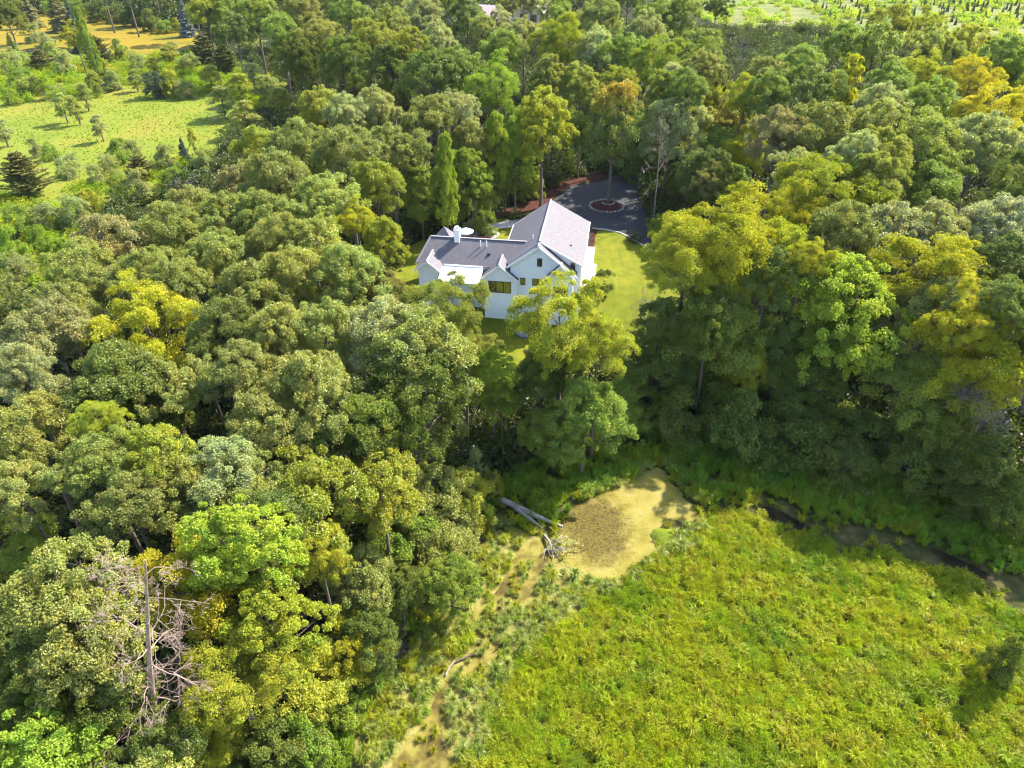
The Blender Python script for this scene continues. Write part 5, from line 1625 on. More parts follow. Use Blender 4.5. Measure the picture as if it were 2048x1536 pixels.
    ('oak', 0, -32.5, 27.8, 3.18, 12.3, 'd', 351, 0),
    ('ash', 2, -40.3, 40.8, 4.24, 15.3, 'p', 352, 0),
    ('oak', 4, -18.5, 91.1, 4.46, 17.1, 'y', 353, 0),
    ('maple', 1, 13.7, 144.6, 5.05, 19.2, 'p', 354, 0),
    ('ash', 3, 63.3, 84.1, 5.55, 21.4, 'd', 355, 0),
    ('oak', 0, -39.2, 276.1, 5.48, 19.8, 'o', 356, 0),
    ('oak', 2, 54.9, 89.4, 5.09, 17.3, 'g', 357, 0),
    ('maple', 4, 19.8, 137.6, 4.44, 19.9, 'y', 358, 0),
    ('oak', 1, 66.5, 258.0, 4.78, 17.6, 'd', 359, 0),
    ('maple', 3, 6.9, 145.3, 4.28, 20.5, 'o', 360, 0),
    ('oak', 0, -16.4, 172.5, 4.89, 21.5, 's', 361, 0),
    ('ash', 2, 102.1, 145.2, 5.46, 17.7, 'y', 362, 0),
    ('oak', 4, 3.5, 257.0, 5.8, 20.9, 's', 363, 0),
    ('oak', 1, 50.4, 151.2, 4.31, 19.9, 'd', 364, 0),
    ('maple', 3, 122.2, 180.6, 5.27, 18.8, 'g', 365, 0),
    ('oak', 0, 36.0, 72.9, 4.85, 20.3, 'o', 366, 0),
    ('ash', 2, -3.2, 218.8, 4.28, 18.4, 'w', 367, 0),
    ('oak', 4, -1.9, 261.3, 4.29, 17.2, 'p', 368, 0),
    ('maple', 1, 29.4, 136.7, 5.45, 20.4, 'w', 369, 0),
    ('oak', 3, 28.5, 124.0, 4.2, 22.0, 'g', 370, 0),
    ('oak', 0, 33.0, 130.0, 4.6, 23.0, 'o', 371, 0),
    ('ash', 2, 38.5, 125.0, 4.2, 20.0, 'y', 372, 0),
    ('maple', 4, 27.5, 134.0, 3.8, 20.0, 'g', 373, 0),
    ('oak', 1, 36.0, 139.0, 5.0, 22.0, 'd', 374, 0),
    ('oak', 3, 45.0, 132.0, 5.0, 22.0, 'o', 375, 0),
    ('oak', 0, 26.0, 64.0, 4.0, 19.0, 'd', 376, 0),
    ('maple', 2, 33.0, 62.0, 5.0, 17.0, 'g', 377, 0),
    ('oak', 4, 40.0, 60.0, 5.0, 18.0, 'o', 378, 0),
    ('oak', 1, 47.0, 56.0, 5.0, 19.0, 'd', 379, 0),
    ('oak', 3, 50.0, 50.0, 4.5, 18.0, 'o', 380, 0),
    ('maple', 0, 20.0, 61.5, 4.0, 16.0, 'd', 381, 0),
    ('oak', 2, 15.0, 63.0, 3.5, 14.0, 'd', 382, 0),
    ('oak', 4, 54.0, 60.0, 5.0, 20.0, 'o', 383, 0),
    ('oak', 1, 60.0, 52.0, 5.0, 20.0, 'g', 384, 0),
    ('spruce', 3, -120.9, 292.0, 3.6, 13.5, 'B', 385, 2),
]

rt = random.Random(5)
for kind, var, x, y, rad, h, ci, li, gi in TREES:
    cr = PALETTE[ci]
    j = [rt.uniform(.88, 1.12) for _ in range(3)]
    j2 = rt.uniform(.85, 1.15)
    col = tuple(c * a * j2 for c, a in zip(cr, (1 + (j[0] - 1) * .6, 1, j[2])))
    plant(kind, var, x, y, float(gz(x, y)), rad, h, col, rt.uniform(0, 6.28), LABELS[li], GROUPS[gi], (rt.uniform(-.05, .05), rt.uniform(-.05, .05)))

TUSSOCKS = [
    (10.46, 51.16, 0.97, 'p', 386, 4),
    (7.23, 49.74, 1.2, 'y', 386, 4),
    (16.36, 53.82, 0.95, 'y', 386, 4),
    (17.28, 52.81, 1.08, 'g', 386, 4),
    (14.84, 54.99, 0.81, 'g', 386, 4),
    (17.13, 49.88, 1.16, 'y', 386, 4),
    (14.17, 54.82, 0.93, 'g', 386, 4),
    (11.32, 52.74, 0.98, 'g', 386, 4),
    (7.96, 50.81, 0.72, 'g', 386, 4),
    (8.72, 51.29, 1.28, 'g', 386, 4),
    (17.07, 51.67, 1.18, 'p', 386, 4),
    (10.54, 52.41, 0.83, 'g', 386, 4),
    (17.58, 49.12, 0.87, 'p', 386, 4),
    (12.11, 53.36, 0.86, 'g', 386, 4),
    (15.98, 52.81, 1.04, 'g', 386, 4),
    (18.02, 50.22, 1.06, 'g', 386, 4),
    (13.0, 53.55, 1.24, 'p', 386, 4),
    (10.05, 51.99, 0.79, 'g', 386, 4),
    (9.78, 50.97, 0.88, 'p', 386, 4),
    (16.34, 54.74, 1.0, 'p', 386, 4),
    (16.58, 50.49, 0.77, 'g', 386, 4),
    (15.58, 54.22, 1.26, 'g', 386, 4),
    (13.42, 54.36, 0.87, 'g', 386, 4),
    (11.17, 51.64, 0.76, 'y', 386, 4),
    (12.35, 52.42, 0.72, 'g', 386, 4),
    (16.61, 52.3, 0.75, 'g', 386, 4),
    (17.91, 51.12, 1.05, 'g', 386, 4),
    (18.3, 49.24, 0.91, 'p', 386, 4),
    (12.85, 52.73, 0.72, 'p', 386, 4),
    (8.33, 50.24, 1.04, 'g', 386, 4),
    (9.09, 50.54, 0.72, 'y', 386, 4),
    (16.38, 51.24, 0.81, 'p', 386, 4),
    (13.9, 53.82, 1.02, 'p', 386, 4),
    (14.59, 54.34, 0.71, 'y', 386, 4),
    (1.2, 36.5, 0.75, 'p', 387, 5),
    (2.57, 35.8, 1.21, 'g', 387, 5),
    (-3.36, 25.52, 0.7, 'g', 387, 5),
    (5.14, 38.43, 1.21, 'g', 387, 5),
    (-4.29, 27.72, 0.87, 'g', 387, 5),
    (-1.45, 30.07, 0.79, 'g', 387, 5),
    (0.9, 35.26, 0.76, 'p', 387, 5),
    (4.18, 38.19, 0.79, 'g', 387, 5),
    (-3.03, 26.54, 0.77, 'p', 387, 5),
    (0.55, 33.96, 1.15, 'g', 387, 5),
    (-3.35, 28.05, 1.08, 'p', 387, 5),
    (-1.79, 24.2, 0.71, 'g', 387, 5),
    (-0.36, 33.49, 1.29, 'g', 387, 5),
    (1.36, 35.75, 0.83, 'g', 387, 5),
    (3.42, 39.54, 1.29, 'y', 387, 5),
    (-2.49, 28.99, 0.96, 'p', 387, 5),
    (1.9, 36.92, 0.87, 'p', 387, 5),
    (-0.36, 30.4, 1.06, 'g', 387, 5),
    (3.5, 35.55, 1.08, 'p', 387, 5),
    (-1.27, 30.84, 1.26, 'g', 387, 5),
    (4.32, 40.25, 0.79, 'p', 387, 5),
    (-0.37, 31.4, 1.15, 'p', 387, 5),
    (0.52, 36.28, 0.95, 'p', 387, 5),
    (0.87, 32.84, 1.22, 'g', 387, 5),
    (-2.85, 23.95, 1.18, 'y', 387, 5),
    (2.97, 36.5, 0.74, 'g', 387, 5),
    (-1.5, 29.1, 0.76, 'y', 387, 5),
    (-0.51, 35.01, 1.19, 'g', 387, 5),
    (-2.01, 26.97, 0.86, 'p', 387, 5),
    (3.15, 38.45, 0.81, 'g', 387, 5),
    (-2.42, 25.52, 0.86, 'g', 387, 5),
    (5.24, 39.84, 1.24, 'g', 387, 5),
    (7.7, 38.34, 1.13, 'g', 387, 5),
    (-3.63, 26.78, 0.79, 'p', 387, 5),
    (-0.62, 29.59, 0.98, 'p', 387, 5),
    (-0.35, 32.42, 0.84, 'g', 387, 5),
    (4.31, 36.4, 1.24, 'p', 387, 5),
    (1.64, 34.86, 1.02, 'g', 387, 5),
    (2.13, 38.25, 0.74, 'p', 387, 5),
    (-1.05, 28.37, 0.94, 'g', 387, 5),
    (-2.09, 29.82, 0.98, 'p', 387, 5),
    (2.59, 39.23, 0.97, 'g', 387, 5),
    (-2.16, 24.85, 1.02, 'g', 387, 5),
    (-3.18, 29.53, 1.23, 'g', 387, 5),
    (-1.88, 26.16, 1.07, 'p', 387, 5),
    (2.61, 34.83, 0.83, 'p', 387, 5),
    (-1.94, 27.82, 1.09, 'g', 387, 5),
    (-3.41, 24.84, 0.98, 'g', 387, 5),
    (-3.97, 25.92, 0.99, 'p', 387, 5),
    (7.28, 39.14, 0.88, 'g', 387, 5),
    (3.69, 37.35, 1.08, 'p', 387, 5),
    (4.89, 37.35, 1.11, 'g', 387, 5),
    (6.7, 38.41, 0.92, 'y', 387, 5),
    (2.7, 37.5, 0.84, 'y', 387, 5),
    (-2.67, 27.73, 0.8, 'p', 387, 5),
    (3.25, 40.62, 0.93, 'g', 387, 5),
    (6.44, 39.4, 0.91, 'g', 387, 5),
    (6.32, 37.63, 0.74, 'g', 387, 5),
    (5.96, 38.33, 0.88, 'g', 387, 5),
    (-0.33, 35.93, 1.1, 'g', 387, 5),
    (8.52, 38.96, 1.12, 'p', 387, 5),
    (1.91, 34.03, 0.86, 'p', 387, 5),
    (-4.25, 28.58, 1.08, 'p', 387, 5),
    (-4.07, 27.14, 0.7, 'p', 387, 5),
    (5.74, 37.11, 0.9, 'g', 387, 5),
    (1.34, 33.56, 0.75, 'p', 387, 5),
    (2.55, 36.9, 0.72, 'g', 387, 5),
    (3.78, 38.62, 0.72, 'g', 387, 5),
    (-3.42, 38.17, 0.75, 'p', 388, 6),
    (-3.76, 33.29, 0.91, 'p', 388, 6),
    (-5.69, 29.93, 1.21, 'g', 388, 6),
    (-8.24, 25.2, 1.08, 'g', 388, 6),
    (-6.37, 29.36, 1.08, 'p', 388, 6),
    (-7.23, 27.21, 0.75, 'y', 388, 6),
    (-6.89, 34.97, 0.93, 'g', 388, 6),
    (-2.48, 42.19, 1.04, 'y', 388, 6),
    (-1.31, 41.1, 1.23, 'y', 388, 6),
    (-1.78, 44.57, 0.88, 'p', 388, 6),
    (-9.85, 24.73, 1.17, 'g', 388, 6),
    (-5.63, 33.23, 0.81, 'p', 388, 6),
    (-6.44, 30.95, 0.88, 'g', 388, 6),
    (-4.09, 39.61, 0.78, 'p', 388, 6),
    (0.01, 44.43, 0.94, 'y', 388, 6),
    (-3.92, 35.76, 0.91, 'y', 388, 6),
    (-6.56, 31.84, 0.82, 'p', 388, 6),
    (-8.14, 29.65, 0.95, 'g', 388, 6),
    (-2.25, 40.37, 1.2, 'y', 388, 6),
    (-6.81, 27.77, 1.06, 'p', 388, 6),
    (-3.55, 41.49, 1.02, 'g', 388, 6),
    (0.66, 43.45, 1.15, 'y', 388, 6),
    (-5.56, 31.84, 1.12, 'p', 388, 6),
    (-6.92, 32.5, 0.81, 'g', 388, 6),
    (-5.69, 36.02, 1.28, 'y', 388, 6),
    (-6.29, 33.97, 0.77, 'y', 388, 6),
    (-5.54, 37.5, 0.93, 'p', 388, 6),
    (-4.58, 36.71, 0.87, 'p', 388, 6),
    (-7.46, 33.31, 1.05, 'y', 388, 6),
    (-6.45, 28.58, 0.94, 'g', 388, 6),
    (-1.64, 41.91, 1.02, 'g', 388, 6),
    (-0.74, 43.8, 1.07, 'y', 388, 6),
    (-8.18, 31.69, 0.87, 'g', 388, 6),
    (-2.62, 39.06, 0.9, 'g', 388, 6),
    (-6.98, 30.06, 0.92, 'y', 388, 6),
    (-6.01, 35.21, 0.72, 'g', 388, 6),
    (-1.87, 43.45, 0.88, 'g', 388, 6),
    (-8.84, 26.5, 0.91, 'g', 388, 6),
    (-4.53, 34.29, 0.78, 'p', 388, 6),
    (-7.66, 26.6, 0.77, 'p', 388, 6),
    (-1.38, 39.82, 0.81, 'p', 388, 6),
    (-0.33, 45.08, 0.86, 'g', 388, 6),
    (-4.13, 38.34, 0.78, 'p', 388, 6),
    (-7.35, 31.3, 0.7, 'g', 388, 6),
    (-9.04, 27.59, 0.94, 'y', 388, 6),
    (-6.59, 36.36, 0.99, 'p', 388, 6),
    (-4.74, 39.0, 1.08, 'p', 388, 6),
    (-3.55, 36.94, 1.23, 'y', 388, 6),
    (-3.45, 38.98, 1.17, 'g', 388, 6),
    (-9.57, 26.3, 0.99, 'g', 388, 6),
    (-4.83, 33.18, 1.19, 'y', 388, 6),
    (-6.34, 32.84, 0.85, 'g', 388, 6),
    (-3.85, 34.77, 1.2, 'g', 388, 6),
    (-8.72, 24.5, 0.89, 'g', 388, 6),
    (-8.35, 27.42, 0.89, 'p', 388, 6),
    (-8.0, 28.53, 0.77, 'p', 388, 6),
    (-0.27, 41.85, 1.02, 'p', 388, 6),
    (-5.6, 38.41, 1.15, 'g', 388, 6),
    (-8.53, 30.36, 1.01, 'g', 388, 6),
    (-7.02, 34.1, 1.12, 'g', 388, 6),
    (-9.24, 25.23, 0.76, 'p', 388, 6),
    (-1.12, 45.75, 0.9, 'p', 388, 6),
    (-8.82, 28.37, 1.19, 'y', 388, 6),
    (-5.35, 36.81, 0.81, 'g', 388, 6),
    (-8.99, 29.46, 0.76, 'y', 388, 6),
    (-5.08, 35.34, 0.75, 'g', 388, 6),
    (-5.24, 34.51, 0.88, 'p', 388, 6),
    (-4.4, 37.5, 1.07, 'g', 388, 6),
    (-0.29, 46.0, 0.84, 'p', 388, 6),
    (-1.27, 42.65, 0.94, 'p', 388, 6),
    (11.63, 41.44, 1.11, 'p', 389, 7),
    (10.73, 40.45, 0.71, 'p', 389, 7),
    (13.93, 42.83, 1.28, 'g', 389, 7),
    (15.0, 44.4, 1.17, 'g', 389, 7),
    (12.99, 42.43, 1.14, 'p', 389, 7),
    (17.44, 45.11, 0.98, 'g', 389, 7),
    (14.91, 43.01, 1.25, 'g', 389, 7),
    (14.19, 43.96, 0.77, 'p', 389, 7),
    (16.55, 45.26, 0.93, 'g', 389, 7),
    (15.86, 44.51, 0.95, 'g', 389, 7),
    (10.12, 40.1, 0.76, 'g', 389, 7),
    (16.68, 43.72, 0.92, 'g', 389, 7),
    (12.38, 41.5, 0.71, 'y', 389, 7),
    (15.72, 43.22, 0.86, 'g', 389, 7),
    (17.41, 45.97, 0.94, 'p', 389, 7),
    (15.94, 45.61, 0.78, 'g', 389, 7),
    (-0.15, 38.25, 0.65, 'g', 390, 8),
    (-4.12, 29.92, 0.53, 'g', 390, 8),
    (-1.78, 36.41, 0.7, 'y', 390, 8),
    (-4.77, 28.06, 0.49, 'g', 390, 8),
    (-1.58, 34.92, 0.59, 'g', 390, 8),
    (-3.77, 31.24, 0.48, 'p', 390, 8),
    (-2.39, 35.6, 0.45, 'p', 390, 8),
    (-0.27, 37.29, 0.48, 'p', 390, 8),
    (-1.35, 33.84, 0.66, 'g', 390, 8),
    (0.71, 38.98, 0.63, 'p', 390, 8),
    (-0.86, 36.87, 0.49, 'p', 390, 8),
    (-2.13, 34.33, 0.65, 'y', 390, 8),
    (1.01, 40.51, 0.79, 'y', 390, 8),
    (1.24, 39.92, 0.6, 'g', 390, 8),
    (-4.05, 30.52, 0.79, 'g', 390, 8),
    (1.42, 40.93, 0.73, 'g', 390, 8),
    (-2.42, 33.53, 0.48, 'g', 390, 8),
    (-2.26, 32.59, 0.62, 'g', 390, 8),
    (-1.83, 33.24, 0.53, 'y', 390, 8),
    (-2.44, 34.78, 0.73, 'g', 390, 8),
    (-1.19, 35.67, 0.78, 'g', 390, 8),
    (0.91, 39.41, 0.59, 'g', 390, 8),
    (0.45, 37.9, 0.54, 'g', 390, 8),
    (-3.26, 31.86, 0.45, 'p', 390, 8),
    (1.41, 41.52, 0.57, 'p', 390, 8),
    (-0.87, 37.49, 0.5, 'p', 390, 8),
    (-2.8, 32.59, 0.53, 'p', 390, 8),
    (-1.94, 35.17, 0.54, 'y', 390, 8),
    (-1.59, 34.31, 0.48, 'y', 390, 8),
    (-4.63, 29.34, 0.65, 'g', 390, 8),
]
MATS = [(-2.02, 45.85, 1.3, 'heap of bleached dead grass on the bank below the fallen log'), (-2.66, 44.45, 0.9, 'small bleached patch of dead grass near the log'), (-8.8, 34.5, 1.0, 'dry straw-coloured grass patch at the wood edge by the channel'), (-8.6, 32.94, 1.1, 'pinkish dry grass strip below the wood edge'), (-11.61, 26.63, 1.4, 'flattened straw-coloured dead grass at the wood corner'), (-9.58, 26.99, 1.2, 'bleached dead grass between wood corner and channel'), (-12.48, 24.23, 1.4, 'dead grass mat at the bottom edge beside the channel mouth'), (12.27, 54.62, 1.0, 'pale dead grass among the tussocks behind the pond'), (-6.43, 30.42, 0.8, 'broken straw by the small branch on the channel bank')]
# ------------------------------------------------------------------ notable trees that stand alone
def notable(kind_meshes, name, x, y, rad, h, r0, h0, color, label, cat='tree', group=None, rz=0.0, lean=(0, 0)):
    root = empty(name, (x, y, float(gz(x, y))), rz, label, cat, group)
    root.rotation_euler = (lean[0], lean[1], rz)
    root.scale = (rad / r0, rad / r0, h / h0)
    first, second = kind_meshes
    if first.name.startswith('crown'):
        c = link('crown', first, root)
        c.color = (*color, 1)
        link('trunk', second, root)
    else:
        link('trunk', first, root)
        link('branch', second, root)
    return root


# tree in the driveway island: green below, turning orange at the top
m, n, l = nmat('turning_leaf')
mm = leaf_material('turning_leaf', spec=.45, rough=.45, transl=.34, per_object=False, color=(.10, .13, .02), warm=(.32, .2, .03))
nt, ll = mm.node_tree.nodes, mm.node_tree.links
hsv = [q for q in nt if q.type == 'HUE_SAT'][0]
co = objco(nt)
sp = nt.new('ShaderNodeSeparateXYZ')
ll.new(co, sp.inputs[0])
hn = noise(nt, ll, .55, 3, .6, co)
hh = math_(nt, ll, 'ADD', sp.outputs[2], math_(nt, ll, 'MULTIPLY', math_(nt, ll, 'SUBTRACT', hn, .5), 9.0))
hr = ramp(nt, ll, math_(nt, ll, 'MULTIPLY', hh, 1 / 20), [(.56, (0, 0, 0)), (.84, (1, 1, 1))])
src = hsv.outputs[0]
users = [(k.to_socket) for k in src.links]
turn = mix(nt, ll, hr, src, (.38, .225, .012))
for u in users:
    ll.new(turn, u)
isl = broad_crown(201, 4.4, 17, 4.4, 20, .36, 20, 100, .66, .26, 'leaf', 'flame', flat=.7, gap=.12, outer=.66)
isl[0].materials[0] = mm
isl[1].materials[0] = MAT['bark']
notable(isl, 'maple_tree', 17.0, 121.3, 5.2, 23, 4.6, 17.2, (.1, .1, .1), 'tall tree turning orange at its top, growing from the round island in the driveway')
# dead trees
snag = bare_tree(211, 22.6, 2.7, 5, .33, 'dead_bark', .30, lean=(5.9, 0), nb=26, twig=.007, droop=.25)
notable(snag, 'dead_tree', -22.8, 22.0, 1, 1, 1, 1, None, 'tall dead tree with reddish bare trunk and sprays of bare twigs', group=None)
d2 = bare_tree(212, 11, 2.5, 5, .11, 'dead_bark', .30, nb=16, twig=.012, droop=0.0)
notable(d2, 'dead_tree', -9.0, 52.0, 1, 1, 1, 1, None, 'dead tree with many bare grey-pink branches beside the dark gap left of the pond')
d3 = bare_tree(213, 11, 3.8, 5, .13, 'grey_twig', .45, nb=10, twig=.012)
notable(d3, 'dead_tree', 43.7, 52.0, 1, 1, 1, 1, None, 'bare grey dead crown reaching over the shaded bank at the right edge')

# ------------------------------------------------------------------ the white house
H_AZ = R(-8.22)
HX, HY, HZ = 3.36, 82.75, 2.0


def lw(u, v):
    c, s = math.cos(H_AZ), math.sin(H_AZ)
    return (HX + u * c - v * s, HY + u * s + v * c)


house = empty('house', (HX, HY, HZ), H_AZ, 'large white gabled house with grey shingle roofs in the wooded clearing', 'house')
BASE = -2.5


def gable_box(name, u0, u1, v0, v1, zl, zr, peak=None, zb=BASE, mat='siding'):
    pts = [(u0, v0, zb), (u1, v0, zb), (u1, v0, zr)]
    if peak:
        pts.append((peak[0], v0, peak[1]))
    pts.append((u0, v0, zl))
    return MB().prism(pts, (0, v1 - v0, 0)).build(name, MAT[mat], house)


def lap(name, wall, u0, u1, z0, v, top):
    """lap boards standing a little proud of a camera side wall, clipped by top(u) -> z"""
    b = MB()
    z = z0
    step = .16
    while True:
        us = np.linspace(u0, u1, 60)
        ok = [u for u in us if top(u) > z + step]
        if not ok:
            break
        a, c = min(ok), max(ok)
        if c - a > .15:
            b.add([(a, v - .004, z + step), (c, v - .004, z + step), (c, v - .022, z), (a, v - .022, z), (a, v, z), (c, v, z)], [(0, 1, 2, 3), (3, 2, 5, 4)])
        z += step
    o = b.build(name, MAT['siding'], wall)
    tag(o, None, None, None, 'stuff')
    return o


main = gable_box('wall', -5.0, 5.35, 1.3, 15.3, 5.40, 6.34, (0, 9.18))
lap('lap_siding', main, .3, 5.35, 4.0, 1.3, lambda u: 9.1 - .533 * abs(u) - .1)
front = gable_box('wall', -3.6, 4.6, 0.0, 1.3, 6.3, 5.42, (0, 9.02))
lap('lap_siding', front, -3.6, 4.6, BASE, 0.0, lambda u: 8.98 - (.763 if u < 0 else .79) * abs(u))
wing = gable_box('wall', -15.8, -4.9, 1.35, 7.05, 5.45, 5.45)
bay = gable_box('wall', -7.0, -2.85, -.5, 1.35, 4.72, 4.72, (-4.95, 6.4))
lap('lap_siding', bay, -7.0, -2.85, BASE, -.5, lambda u: 6.4 - .83 * abs(u + 4.95))
kbay = gable_box('wall', 1.45, 4.5, -.7, 0.0, 5.55, 5.55, (2.95, 6.98))
lap('lap_siding', kbay, 1.45, 4.5, BASE, -.7, lambda u: 6.95 - 1.0 * abs(u - 2.95))
hbay = gable_box('wall', -15.65, -13.1, -.7, 1.35, 5.42, 5.42, (-14.35, 6.42))
tower = gable_box('wall', -15.75, -11.9, 5.2, 9.0, 5.45, 5.45)


def roof(pts, thick=.14, name='roof', mat='shingle'):
    """a roof plane: first edge is the ridge side; shingle courses run along the most level direction"""
    P = [Vector(p) for p in pts]
    nrm = Vector((0, 0, 0))
    for i in range(1, len(P) - 1):
        nrm += (P[i] - P[0]).cross(P[i + 1] - P[0])
    nrm.normalize()
    if nrm.z < 0:
        P.reverse()
        nrm = -nrm
    hor = Vector((0, 0, 1)).cross(nrm).normalized()
    upv = nrm.cross(hor)
    b = MB().prism(P, -nrm * thick)
    me = bpy.data.meshes.new(name)
    me.from_pydata(b.v, [], b.f)
    me.materials.append(MAT[mat])
    me.materials.append(MAT['trim'])
    bm = bmesh.new()
    bm.from_mesh(me)
    bmesh.ops.recalc_face_normals(bm, faces=bm.faces)
    uv = bm.loops.layers.uv.new('UVMap')
    for f in bm.faces:
        f.material_index = 0 if f.normal.dot(nrm) > .9 else 1
        for lp in f.loops:
            lp[uv].uv = (lp.vert.co.dot(hor), lp.vert.co.dot(upv))
    bm.to_mesh(me)
    bm.free()
    return link(name, me, house)


# main block: one ridge, two slopes
roof([(0, .95, 9.36), (0, 15.7, 9.36), (-5.35, 15.7, 5.28), (-5.35, .95, 5.28)])
roof([(0, .95, 9.36), (5.68, .95, 6.33), (5.68, 15.7, 6.33), (0, 15.7, 9.36)])
roof([(0, -.36, 9.2), (0, 1.5, 9.2), (-3.95, 1.5, 6.22), (-3.95, -.36, 6.22)])
roof([(0, -.36, 9.2), (4.95, -.36, 5.3), (4.95, 1.29, 5.3), (0, 1.29, 9.2)])
# left wing with a hip at its end
roof([(-14.94, 4.2, 7.8), (-1.5, 4.2, 7.8), (-1.5, 1.0, 5.38), (-16.3, 1.0, 5.38)])
roof([(-14.94, 4.2, 7.8), (-16.3, 7.4, 5.38), (-1.5, 7.4, 5.38), (-1.5, 4.2, 7.8)])
roof([(-14.94, 4.2, 7.8), (-16.3, 1.0, 5.38), (-16.3, 7.4, 5.38)])
# bay gables
for (pu, pz, v0, v1, half, sl_) in ((-4.95, 6.52, -.8, 2.6, 2.45, .83), (2.95, 7.12, -1.05, -.01, 1.85, 1.0), (-14.35, 6.56, -1.0, 2.7, 1.75, .78)):
    for sg in (-1, 1):
        roof([(pu, v0, pz), (pu, v1, pz), (pu + sg * half, v1, pz - half * sl_), (pu + sg * half, v0, pz - half * sl_)])
# small pyramid roof behind the wing
for (p, q) in (((-16.0, 5.0), (-11.6, 5.0)), ((-11.6, 5.0), (-11.6, 9.3)), ((-11.6, 9.3), (-16.0, 9.3)), ((-16.0, 9.3), (-16.0, 5.0))):
    roof([(-13.8, 7.1, 8.05), (p[0], p[1], 5.4), (q[0], q[1], 5.4)], .1)
roof([(-12.75, 1.2, 5.22), (-7.35, 1.2, 5.22), (-7.35, -2.4, 4.55), (-12.75, -2.4, 4.55)], .16, 'porch_roof', 'porch_roof')
# white fascia and rake boards
fb = MB()
for p, q in (((-5.42, 7.4, 5.16), (-5.42, 15.7, 5.16)), ((5.75, .95, 6.24), (5.75, 15.7, 6.24)), ((0, -.41, 9.1), (-4.0, -.41, 6.1)), ((0, -.41, 9.1), (5.0, -.41, 5.19)),
             ((.2, .90, 9.15), (5.7, .90, 6.22)), ((-16.37, 1.0, 5.30), (-16.37, 7.4, 5.30)), ((-12.6, .93, 5.30), (-7.4, .93, 5.30)),
             ((-4.95, -.85, 6.44), (-7.42, -.85, 4.40)), ((-4.95, -.85, 6.44), (-2.48, -.85, 4.40)), ((2.95, -1.1, 7.04), (1.08, -1.1, 5.18)), ((2.95, -1.1, 7.04), (4.82, -1.1, 5.18)),
             ((-14.35, -1.05, 6.48), (-16.1, -1.05, 5.1)), ((-14.35, -1.05, 6.48), (-12.6, -1.05, 5.1)), ((0, 15.75, 9.2), (-5.4, 15.75, 5.13)), ((0, 15.75, 9.2), (5.7, 15.75, 6.18))):
    fb.bar(p, q, .07, .2)
fb.build('fascia', MAT['trim'], house)
cap = MB()
for p, q in (((0, .95, 9.39), (0, 15.7, 9.39)), ((0, -.36, 9.23), (0, .95, 9.23)), ((-14.94, 4.2, 7.83), (-1.95, 4.2, 7.83)), ((-14.94, 4.2, 7.83), (-16.3, 1.0, 5.41)), ((-4.95, -.8, 6.55), (-4.95, 2.5, 6.55)),
             ((-14.35, -1, 6.59), (-14.35, 2.7, 6.59)), ((2.95, -1.05, 7.15), (2.95, 0, 7.15))):
    cap.bar(p, q, .26, .05)
cap.build('ridge_cap', plain('ridge_shingle', (.21, .20, .21), .9, .3), house)


def window(u0, u1, z0, z1, v, panes=1):
    b = MB()
    d = .07
    b.box((u0, v - .06, z0), (u0 + d, v + .02, z1)).box((u1 - d, v - .06, z0), (u1, v + .02, z1))
    b.box((u0 + d, v - .06, z0), (u1 - d, v + .02, z0 + d)).box((u0 + d, v - .06, z1 - d), (u1 - d, v + .02, z1))
    w = (u1 - u0) / panes
    for k in range(1, panes):
        b.box((u0 + k * w - .05, v - .06, z0 + d), (u0 + k * w + .05, v + .02, z1 - d))
    f = b.build('window', MAT['bronze'], house)
    for k in range(panes):
        MB().box((u0 + k * w + .05, v - .03, z0 + d), (u0 + (k + 1) * w - .05, v - .024, z1 - d)).build('pane', MAT['glass'], f)
    sill = MB().box((u0 - .08, v - .09, z0 - .08), (u1 + .08, v - .002, z0 - .004)).build('sill', MAT['trim'], f)
    return f


window(-6.45, -3.45, 2.5, 4.15, -.5, 3)
window(-2.3, -1.65, 3.6, 4.62, 0.0, 1)
window(-.75, .75, 3.6, 4.62, 0.0, 2)
window(-.17, .47, 6.36, 7.5, 0.0, 1)
window(4.0, 4.62, 5.45, 6.55, 1.3, 1)
window(2.0, 3.9, 2.4, 4.0, -.7, 2)
tb = MB()
tb.box((5.36, 1.28, BASE), (5.46, 1.42, 6.2)).box((-2.95, -.56, BASE), (-2.83, -.46, 4.6)).box((4.58, -.03, BASE), (4.66, .09, 5.35))
tb.build('corner_board', MAT['trim'], house)
ds = MB()
ds.tube([(-2.72, -.62, 4.4), (-2.72, -.62, .7), (-2.95, -1.2, .35), (-3.1, -2.5, -1.85)], .05, 6)
ds.build('downspout', MAT['trim'], house)
ch = MB()
ch.box((-11.65, 3.6, 6.4), (-10.95, 4.4, 8.95)).box((-11.72, 3.53, 8.95), (-10.88, 4.47, 9.1))
cho = ch.build('chimney', MAT['white'], house)
cf = MB()
cf.tube([(-11.3, 4.0, 9.1), (-11.3, 4.0, 9.32)], .2, 10).tube([(-11.3, 4.0, 9.36), (-11.3, 4.0, 9.44)], .3, 10)
cf.build('chimney_cap', MAT['metal'], cho)
for (u, v, z, h, r_) in ((-8.05, 3.3, 6.95, 1.0, .06), (-7.25, 3.3, 6.95, 1.0, .06), (-1.15, 3.6, 8.3, .75, .05)):
    MB().tube([(u, v, z), (u, v, z + h)], r_, 8).build('vent_pipe', MAT['trim'], house)
MB().box((-7.0, 2.3, 6.3), (-6.6, 2.65, 6.62)).build('roof_vent', MAT['black'], house)
MB().box((3.6, 4.6, 7.3), (3.85, 4.8, 7.5)).build('roof_vent', MAT['black'], house)


def wp(pts):
    return [lw(*p) for p in pts]


